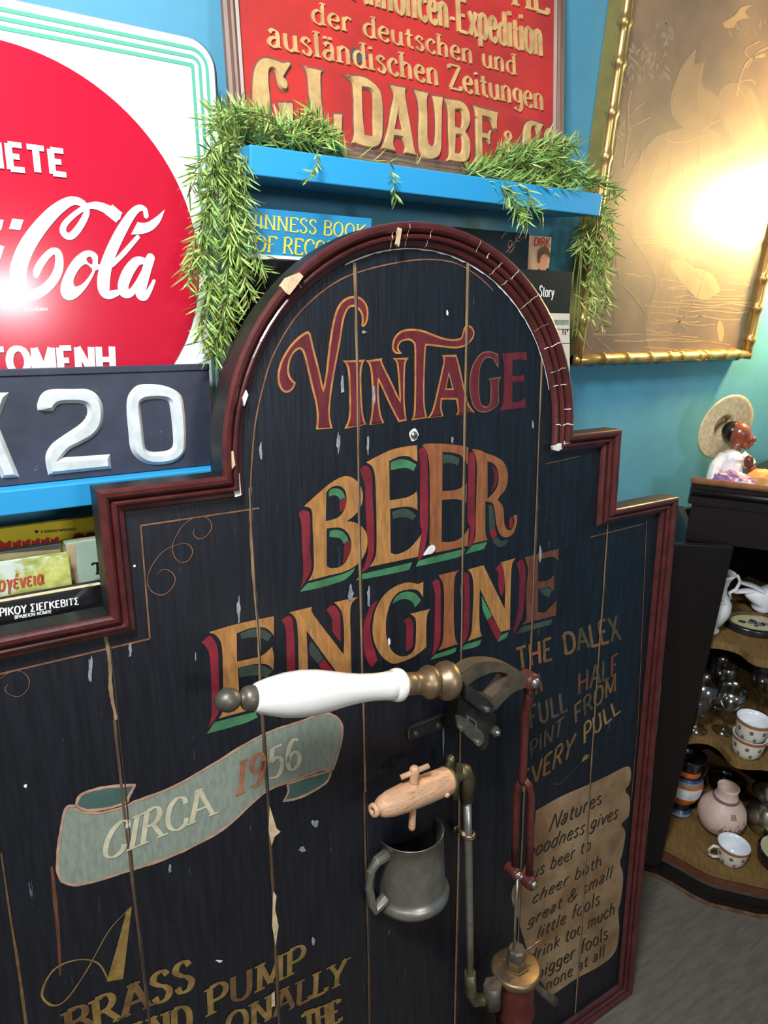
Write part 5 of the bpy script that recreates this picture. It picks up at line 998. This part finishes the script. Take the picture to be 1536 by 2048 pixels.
# ------------------------------------------------------------------ things in the cabinet
up = Vector((0, 0, 1))
def put(mb, name, label, cat, group=None): return tag(mb.build(name), label, cat, group)
def vessel(name, pxb, z, prof, m, label, cat, parts=None, seg=36, group=None):
    """turned vessel standing at the pixel of its base; prof in mm"""
    P = onz(pxb[0], pxb[1], z); r = empty(name, P, label, cat, group)
    mb = MB(); mb.lathe([(q[0]/1000, q[1]/1000)+tuple(q[2:]) for q in prof], (0, 0, 0), up, m, seg); mb.build('body', r); return r, P
m_cupb = mat('cream_cup_glaze', (226, 218, 200), .22, coat=.3); m_cupin = mat('white_cup_lining', (232, 236, 240), .18, coat=.3); m_cuprim = mat('brown_cup_band', (150, 96, 72), .3); m_mot = mat('grey_brown_motif', (112, 96, 90), .4, var=.3, scale=200)
def cup(pxb, z, label, ha, group='patterned cups in the cabinet', zo=0):
    P = onz(pxb[0], pxb[1], z)+Vector((0, 0, zo)); r = empty('tea_cup', P, label, 'cup', group)
    MB().lathe([(0, .002), (.026, 0), (.030, .004), (.036, .012), (.040, .03), (.0425, .05), (.043, .053, m_cuprim), (.0435, .060, m_cuprim), (.0415, .0605, m_cupin), (.039, .045, m_cupin), (.036, .02, m_cupin), (.024, .007, m_cupin), (0, .006, m_cupin)], (0, 0, 0), up, m_cupb, 40).build('bowl', r)
    d = Vector((math.cos(ha), math.sin(ha), 0)); b = Vector((0, 0, 0))
    MB().tube([d*.040+up*.046, d*.058+up*.05, d*.068+up*.038, d*.064+up*.022, d*.052+up*.014, d*.036+up*.014], [.0045, .0042, .004, .004, .0042, .005], m_cupb, 10).build('handle', r)
    mo = MB()
    for i in range(16):
        a = 2*math.pi*i/16+(i % 2)*.1; zz = .038 if i % 2 else .018; rr_ = .0418 if i % 2 else .0385; s_ = .006 if i % 2 else .005
        c_ = Vector((math.cos(a)*rr_, math.sin(a)*rr_, zz)); t_ = Vector((-math.sin(a), math.cos(a), 0)); u_ = Vector((math.cos(a)*.12, math.sin(a)*.12, 1)).normalized(); n_ = t_.cross(u_).normalized()
        if n_.dot(c_) < 0: n_ = -n_
        mo.add([c_+n_*.0006+t_*s_*math.cos(k*math.pi/4)*(1 if k % 2 else .8)+u_*s_*math.sin(k*math.pi/4) for k in range(8)], [tuple(range(8))], m_mot)
    mo.build('motif', r, 'grey brown shell motifs'); r.scale = (.9, .9, .95); return r
CAMR = Vector((.84, -.53, 0)).normalized(); ar_ = math.atan2(CAMR.y, CAMR.x)
cup((1459, 1722), ZB, 'patterned white cup with its handle to the left, alone on the bottom shelf', math.pi+ar_)
cup((1490, 1508), Z2, 'lower of the two stacked patterned cups', ar_+.25); cup((1490, 1508), Z2, 'upper of the two stacked patterned cups, resting in the other', ar_+.35, zo=.047)
m_vb = mat('black_vase_glaze', (26, 26, 30), .25, coat=.3); m_vblue = mat('blue_band_glaze', (40, 72, 120), .3); m_vw = mat('white_frieze_glaze', (206, 214, 214), .3, var=.1, scale=80, wear=(60, 54, 44), wearamt=.36, wscale=90); m_vo = mat('orange_figure_glaze', (196, 96, 36), .35, var=.4, scale=60, wear=(40, 34, 30), wearamt=.42, wscale=70); m_vg = mat('grey_band_glaze', (130, 124, 118), .35)
r, P = vessel('painted_vase', (1356, 1620), ZB, [(0, 0), (34, 0, m_vblue), (36, 6, m_vblue), (33, 12, m_vg), (26, 18, m_vblue), (22, 28, m_vb), (30, 42, m_vb), (40, 56, m_vo), (46, 72, m_vo), (48, 90, m_vw), (48, 106, m_vw), (46, 114, m_vo), (42, 124, m_vg), (38, 130, m_vblue), (35, 136, m_vb), (34, 150, m_vo), (35, 165, m_vb), (38, 176, m_vb), (42, 184, m_vb), (43, 188, m_vb), (38, 186, m_vb), (32, 160, m_vb), (0, 60, m_vb)], m_vb, 'black and blue Greek style vase with orange and white frieze', 'vase')
for sgn in (-1, 1):
    d = CAMR*sgn; MB().tube([d*.034+up*.165, d*.048+up*.16, d*.054+up*.145, d*.05+up*.125, d*.042+up*.118], .005, mat('striped_handle_glaze', (70, 72, 86), .3) if sgn < 0 else m_vb, 8).build('handle', r)
m_pink = mat('pale_pink_clay', (214, 186, 172), .5, var=.06, scale=40); m_pinkd = mat('grey_incised_band', (140, 116, 106), .55, var=.2, scale=120)
r, P = vessel('clay_jug', (1436, 1656), ZB, [(0, 0), (34, 1), (50, 14), (60, 36), (62, 52), (57, 74), (44, 92), (32, 100), (30, 104, m_pinkd), (34, 107, m_pinkd), (30, 110, m_pinkd), (27, 116), (26, 130), (28, 140), (26, 141), (23, 130), (20, 100), (0, 90)], m_pink, 'round pale pink clay jug with incised grey patterns', 'jug')
mo = MB(); tc_ = Vector((-P.x, -P.y, 0)).normalized(); a0 = math.atan2(tc_.y, tc_.x)
def onjug(a, z):
    for (r0, z0), (r1, z1) in zip([(34, 1), (50, 14), (60, 36), (62, 52), (57, 74), (44, 92)], [(50, 14), (60, 36), (62, 52), (57, 74), (44, 92), (32, 100)]):
        if z0 <= z*1000 <= z1: rr_ = (r0+(r1-r0)*(z*1000-z0)/(z1-z0))/1000+.0007; break
    return Vector((rr_*math.cos(a), rr_*math.sin(a), z))
for (a1, a2, z1, z2) in [(.05, .35, .034, .06), (.35, .6, .034, .056), (.6, .95, .036, .064), (.95, 1.3, .04, .066)]:
    for k in range(4):
        ua, ub = a0+a1+(a2-a1)*k/4, a0+a1+(a2-a1)*(k+1)/4; mo.add([onjug(ua, z1), onjug(ub, z1), onjug(ub, z2-(.02*abs(1.5-k)/2)), onjug(ua, z2-(.02*abs(2-k)/2))], [(0, 1, 2, 3)], m_pinkd)
for k in range(3): mo.add([onjug(a0+.45+k*.1, .076), onjug(a0+.53+k*.1, .076), onjug(a0+.53+k*.1, .088), onjug(a0+.45+k*.1, .088)], [(0, 1, 2, 3)], m_pinkd)
mo.build('incised_pattern', r, 'grey incised bands')
vessel('pewter_vase', (1528, 1662), ZB, [(0, 0), (30, 0), (34, 5), (44, 16), (54, 36), (56, 52), (50, 70), (38, 84), (32, 94), (36, 106), (52, 120), (56, 122), (50, 120), (33, 104), (28, 92), (0, 60)], mat('silvery_pewter', (176, 172, 150), .22, .95, var=.1, scale=30), 'shiny pewter vase with a flared rim at the right edge', 'vase')
P = onz(1566, 1728, ZB); r = empty('round_box', P, 'round lidded box with pale green painted top, cut by the right edge', 'box'); MB().lathe([(0, 0), (.058, 0), (.062, .006), (.062, .024), (.066, .026), (.066, .034), (.060, .038)], (0, 0, 0), up, m_vb, 40).build('box_side', r); MB().lathe([(.060, .038), (.03, .041), (0, .042)], (0, 0, 0), up, mat('pale_green_lid', (186, 186, 146), .3, var=.1, scale=30, wear=(90, 88, 84), wearamt=.36, wscale=22), 40).build('lid', r)
m_gl = clear('clear_glass', (.84, .86, .87), .16, 1.45, .2); m_glg = clear('green_glass', (.55, .62, .42), .08, 1.5, .08)
def glass(pxb, z, prof, label, cat='glass', group=None, m=None):
    P = onz(pxb[0], pxb[1], z); mb = MB(); mb.lathe([(a/1000, b/1000) for a, b in prof], (0, 0, 0), up, m or m_gl, 28); o = mb.build('goblet' if cat == 'glass' else cat); o.location = P; return tag(o, label, cat, group)
gob = [(0, 1), (27, 0), (28, 2), (10, 6), (5, 12), (4.5, 40), (6, 52), (16, 60), (30, 72), (37, 88), (38, 104), (36, 130), (34.8, 130), (36.5, 104), (35.5, 89), (28.5, 74), (15, 62), (0, 58)]
glass((1446, 1462), Z2, gob, 'clear cut glass goblet just left of the stacked cups', group='glassware on the middle shelf')
glass((1515, 1432), Z2, [(a*1.05, b*1.12) for a, b in gob], 'clear goblet standing behind the stacked cups', group='glassware on the middle shelf')
glass((1388, 1458), Z2, [(0, 1), (30, 0), (32, 3), (12, 10), (8, 20), (8, 34), (24, 46), (36, 70), (40, 100), (40, 150), (38.6, 150), (38.4, 100), (34, 72), (22, 50), (0, 44)], 'tall clear glass half hidden behind the open door', group='glassware on the middle shelf')
glass((1432, 1410), Z2, [(a*.95, b*1.05) for a, b in gob], 'clear goblet at the back of the middle shelf', group='glassware on the middle shelf')
glass((1448, 1585), ZB, [(0, 2), (34, 0), (40, 6), (46, 26), (52, 50), (50.5, 50), (44, 26), (38, 8), (0, 5)], 'greenish glass dish at the back of the bottom shelf', 'dish', m=m_glg)
m_wv = mat('white_floral_porcelain', (224, 228, 226), .2, coat=.4, var=.05, scale=30, wear=(120, 140, 132), wearamt=.3, wscale=60)
r, P = vessel('white_vase', (1416, 1262), Z3, [(0, 0), (20, 0), (24, 4), (24, 10), (18, 16), (26, 24), (36, 44), (40, 62), (38, 80), (28, 96), (22, 106), (20, 120), (24, 140), (30, 150), (34, 158), (32, 158), (20, 140), (14, 110), (0, 90)], m_wv, 'white porcelain vase with flower relief, beside the open door', 'vase')
d = CAMR; MB().tube([d*.022+up*.145, d*.04+up*.15, d*.05+up*.135, d*.044+up*.115, d*.03+up*.105, d*.036+up*.09], .0045, m_wv, 8).build('handle', r)
mb = MB()
for k in range(7): a = math.atan2(-P.y, -P.x)+rnd.uniform(-.3, 1.4); z_ = rnd.uniform(.05, .095); mb.ball(((.038 if z_ < .08 else .03)*math.cos(a), (.038 if z_ < .08 else .03)*math.sin(a), z_), .007, m_wv, (1, 1, .7), 10, 6)
mb.build('flower_relief', r)
def skin(name, V, E, R_, m, parent, lv=2, label=None):
    me = bpy.data.meshes.new(name); me.from_pydata([tuple(v) for v in V], E, []); me.materials.append(m); o = bpy.data.objects.new(name, me); C.objects.link(o)
    s_ = o.modifiers.new('skin', 'SKIN'); s_.use_smooth_shade = True
    for i, q in enumerate(me.skin_vertices[0].data): q.radius = (R_[i], R_[i]) if not isinstance(R_[i], tuple) else R_[i]; q.use_root = (i == 0)
    b = o.modifiers.new('sub', 'SUBSURF'); b.levels = lv; b.render_levels = lv
    if parent: o.parent = parent
    if label: o['label'] = label
    return o
m_dove = mat('white_bisque', (232, 232, 236), .35, coat=.2)
P = onz(1520, 1226, Z3); rt_ = empty('dove_figurine', P, 'white porcelain bird figurine with raised wings on the upper shelf', 'figurine')
d = CAMR; bk_ = Vector((.53, .84, 0)).normalized()
skin('bird_body', [Vector((0, 0, .05)), up*.07+d*.03, up*.085+d*.06, up*.095+d*.075, up*.05-d*.03, up*.056-d*.055, up*.02, up*.004], [(0, 1), (1, 2), (2, 3), (0, 4), (4, 5), (0, 6), (6, 7)], [.026, .022, .013, .007, .018, .008, .02, .03], m_dove, rt_)
for k, (a_, z_) in enumerate([(-.075, .085), (-.085, .055)]): skin('wing', [up*.06+bk_*.01*(k*2-1), up*(z_*.5+.035)+d*a_*.5, up*z_+d*a_], [(0, 1), (1, 2)], [(.016, .008), (.014, .006), (.008, .004)], m_dove, rt_)
P = onz(1508, 1256, Z3); rt_ = empty('oval_frame', P+up*.002, 'small oval frame with fruit painting lying on the upper shelf', 'picture', rz=ang+.2)
def oval(a, b, z, n=40): return [(a*math.cos(2*math.pi*i/n), b*math.sin(2*math.pi*i/n), z) for i in range(n)]
mb = MB(); R4 = [oval(.072, .056, 0), oval(.074, .058, .012), oval(.070, .054, .018), oval(.062, .046, .016), oval(.058, .043, .011)]
for i in range(4): mb.add(R4[i]+R4[i+1], [(k, (k+1) % 40, 40+(k+1) % 40, 40+k) for k in range(40)], m_vb if i < 2 else m_brass, True)
mb.build('oval_rim', rt_, 'dark rim with brass lip'); mb = MB(); mb.add(oval(.059, .044, .0112), [tuple(range(40))], mat('pale_green_picture', (196, 190, 140), .3, var=.08, scale=40))
for cx0, cy0, rr_, mm in [(-.03, .004, .010, m_dkgreen), (-.008, .002, .012, mat('grape_mauve', (110, 100, 116), .4)), (.01, -.004, .013, mat('grape_blue', (96, 92, 112), .4)), (.0, .012, .010, m_dkgreen), (.024, .0, .011, mat('grape_grey', (130, 126, 110), .4)), (-.004, -.014, .006, m_dkgreen)]:
    mb.add([(cx0+rr_*math.cos(k*math.pi/6)*rnd.uniform(.8, 1.1), cy0+rr_*math.sin(k*math.pi/6)*rnd.uniform(.7, 1), .0116) for k in range(12)], [tuple(range(12))], mm)
mb.build('fruit_picture', rt_)
# ------------------------------------------------------------------ on top of the cabinet
ZC = 1.051
P = onz(1458, 984, ZC)+Vector((.03, .03, 0)); fg = empty('straw_hat_figurine', P, 'figurine of a person in white shirt and wide straw hat', 'figurine')
m_skin = mat('red_brown_clay_skin', (132, 66, 46), .3, coat=.3); m_shirt = mat('white_shirt_glaze', (226, 224, 226), .4, var=.05, scale=20); m_straw = mat('plaited_straw', (226, 204, 158), .6, var=.2, scale=70, stretch=(1, 5, 1), bump=.4); m_blk = mat('black_hair_glaze', (22, 20, 24), .3)
kz = mpp(P)
def fp(x, y, d=0.0): return hit(x, y, P, RF)-P-RF*(d*kz)
def fr(*r): return [q*kz for q in r]
def blend(name, balls, chains, m, label=None, vox=.0016):
    """one continuous surface grown over overlapping lumps"""
    mb = MB()
    for c, r, sq in balls: mb.ball(c, r*kz, m, sq, 18, 12)
    for pts, rr2 in chains: mb.tube(spl([tuple(q) for q in pts], False, 4), [rr2[min(len(rr2)-1, int(i*(len(rr2)-1)/(4*(len(pts)-1))+.5))]*kz for i in range(4*(len(pts)-1)+1)], m, 14)
    o = mb.build(name, fg, label)
    r_ = o.modifiers.new('remesh', 'REMESH'); r_.mode = 'VOXEL'; r_.voxel_size = vox; r_.use_smooth_shade = True
    s_ = o.modifiers.new('smooth', 'SMOOTH'); s_.factor = .5; s_.iterations = 4; return o
blend('body', [(fp(1479, 868), 21, (1, 1, 1.12)), (fp(1488, 878, 2), 14, (1, 1, 1)), (fp(1496, 872, 2), 8, (1.3, 1, .8)), (fp(1506, 879, 3), 5.5, (1, 1, 1)), (fp(1500, 888, 2), 6, (1.2, 1, .6)), (fp(1492, 892, 1), 8, (1, 1, .9)), (fp(1466, 872, 8), 5, (.7, 1, 1.3)), (fp(1462, 945), 18, (1, .8, 1.3)), (fp(1462, 920), 17, (1.1, .8, 1)), (fp(1422, 974, 6), 8, (1, 1, 1.2)), (fp(1500, 938, 8), 8, (1, 1, 1.1))],
      [([fp(1478, 884), fp(1470, 900), fp(1464, 912)], [11, 10, 13]), ([fp(1462, 920), fp(1461, 950), fp(1461, 984)], [16, 16, 18]), ([fp(1445, 914), fp(1429, 936, 3), fp(1422, 972, 6)], [8, 7, 6]), ([fp(1482, 914, 3), fp(1496, 928, 6), fp(1500, 938, 8)], [8, 7, 6])], m_skin)
blend('shirt', [(fp(1462, 920), 22, (1.1, .95, 1))], [([fp(1466, 906), fp(1464, 914)], [15, 20]), ([fp(1462, 918), fp(1461, 945), fp(1461, 985)], [23, 22, 24]), ([fp(1450, 914), fp(1432, 932, 3), fp(1424, 950, 5), fp(1421, 968, 6)], [14, 13, 12, 12]), ([fp(1478, 913, 3), fp(1492, 924, 6), fp(1497, 932, 8)], [14, 13, 12])], m_shirt, 'white glazed shirt')
vw = ray(1458, 853); tg = RX*.91+RD*.41; tg = (tg-vw*tg.dot(vw)).normalized(); hn = (-vw*.64+tg*.77).normalized(); hc = fp(1454, 852, -12)
MB().ball(fp(1470, 862, -9), 21*kz, m_blk, (1, 1, 1), 16, 10).build('hair', fg)
MB().ball(fp(1487, 924, 20), 9*kz, mat('brown_gourd', (92, 48, 38), .3), (1, 1, 1.4), 14, 10).build('gourd', fg, 'small brown gourd at the chest')
hb = MB(); q_ = 68*kz; pr = [(.30*q_, -.22*q_), (.32*q_, -.02*q_)]
for i in range(7): a_ = .38+.62*i/7; pr += [(a_*q_, (.10*(a_-.3))*q_), ((a_+.062)*q_, (.10*(a_-.3)+.035)*q_)]
pr += [(1.0*q_, .04*q_), (.6*q_, -.02*q_), (.36*q_, -.06*q_), (.33*q_, -.28*q_), (0, -.34*q_)]
hb.lathe(pr, hc, hn, m_straw, 44); hb.build('straw_hat', fg, 'wide plaited straw hat')
m_am = mat('amethyst', (150, 112, 160), .35, var=.3, scale=40, wear=(226, 214, 222), wearamt=.47, wscale=24); m_os = mat('orange_stone', (206, 146, 78), .55, var=.12, scale=20, wear=(232, 206, 180), wearamt=.42, wscale=18)
def rock(name, P, r, sq, m, label, cat, jag=.25, sub=3):
    bm = bmesh.new(); bmesh.ops.create_icosphere(bm, subdivisions=sub, radius=r)
    R2 = random.Random(3)
    for v in bm.verts: k = 1+R2.uniform(-jag, jag); v.co = Vector((v.co.x*sq[0]*k, v.co.y*sq[1]*k, max(-.6*r*sq[2], v.co.z*sq[2]*k)))
    me = bpy.data.meshes.new(name); bm.to_mesh(me); bm.free(); me.materials.append(m); o = bpy.data.objects.new(name, me); C.objects.link(o); o.location = P+up*(.6*r*sq[2]); o.rotation_euler = (0, 0, ang); return tag(o, label, cat)
rock('crystal_cluster', onz(1464, 990, ZC)+Vector((.014, .013, 0)), .033, (1.35, .75, .95), m_am, 'purple and white crystal cluster in front of the figurine', 'mineral', .16)
rock('orange_stone', onz(1532, 1000, ZC)+Vector((.038, .036, 0)), .036, (1.2, .7, 1.0), m_os, 'orange stone with a pale patch at the right edge of the cabinet top', 'mineral', .05, 2)
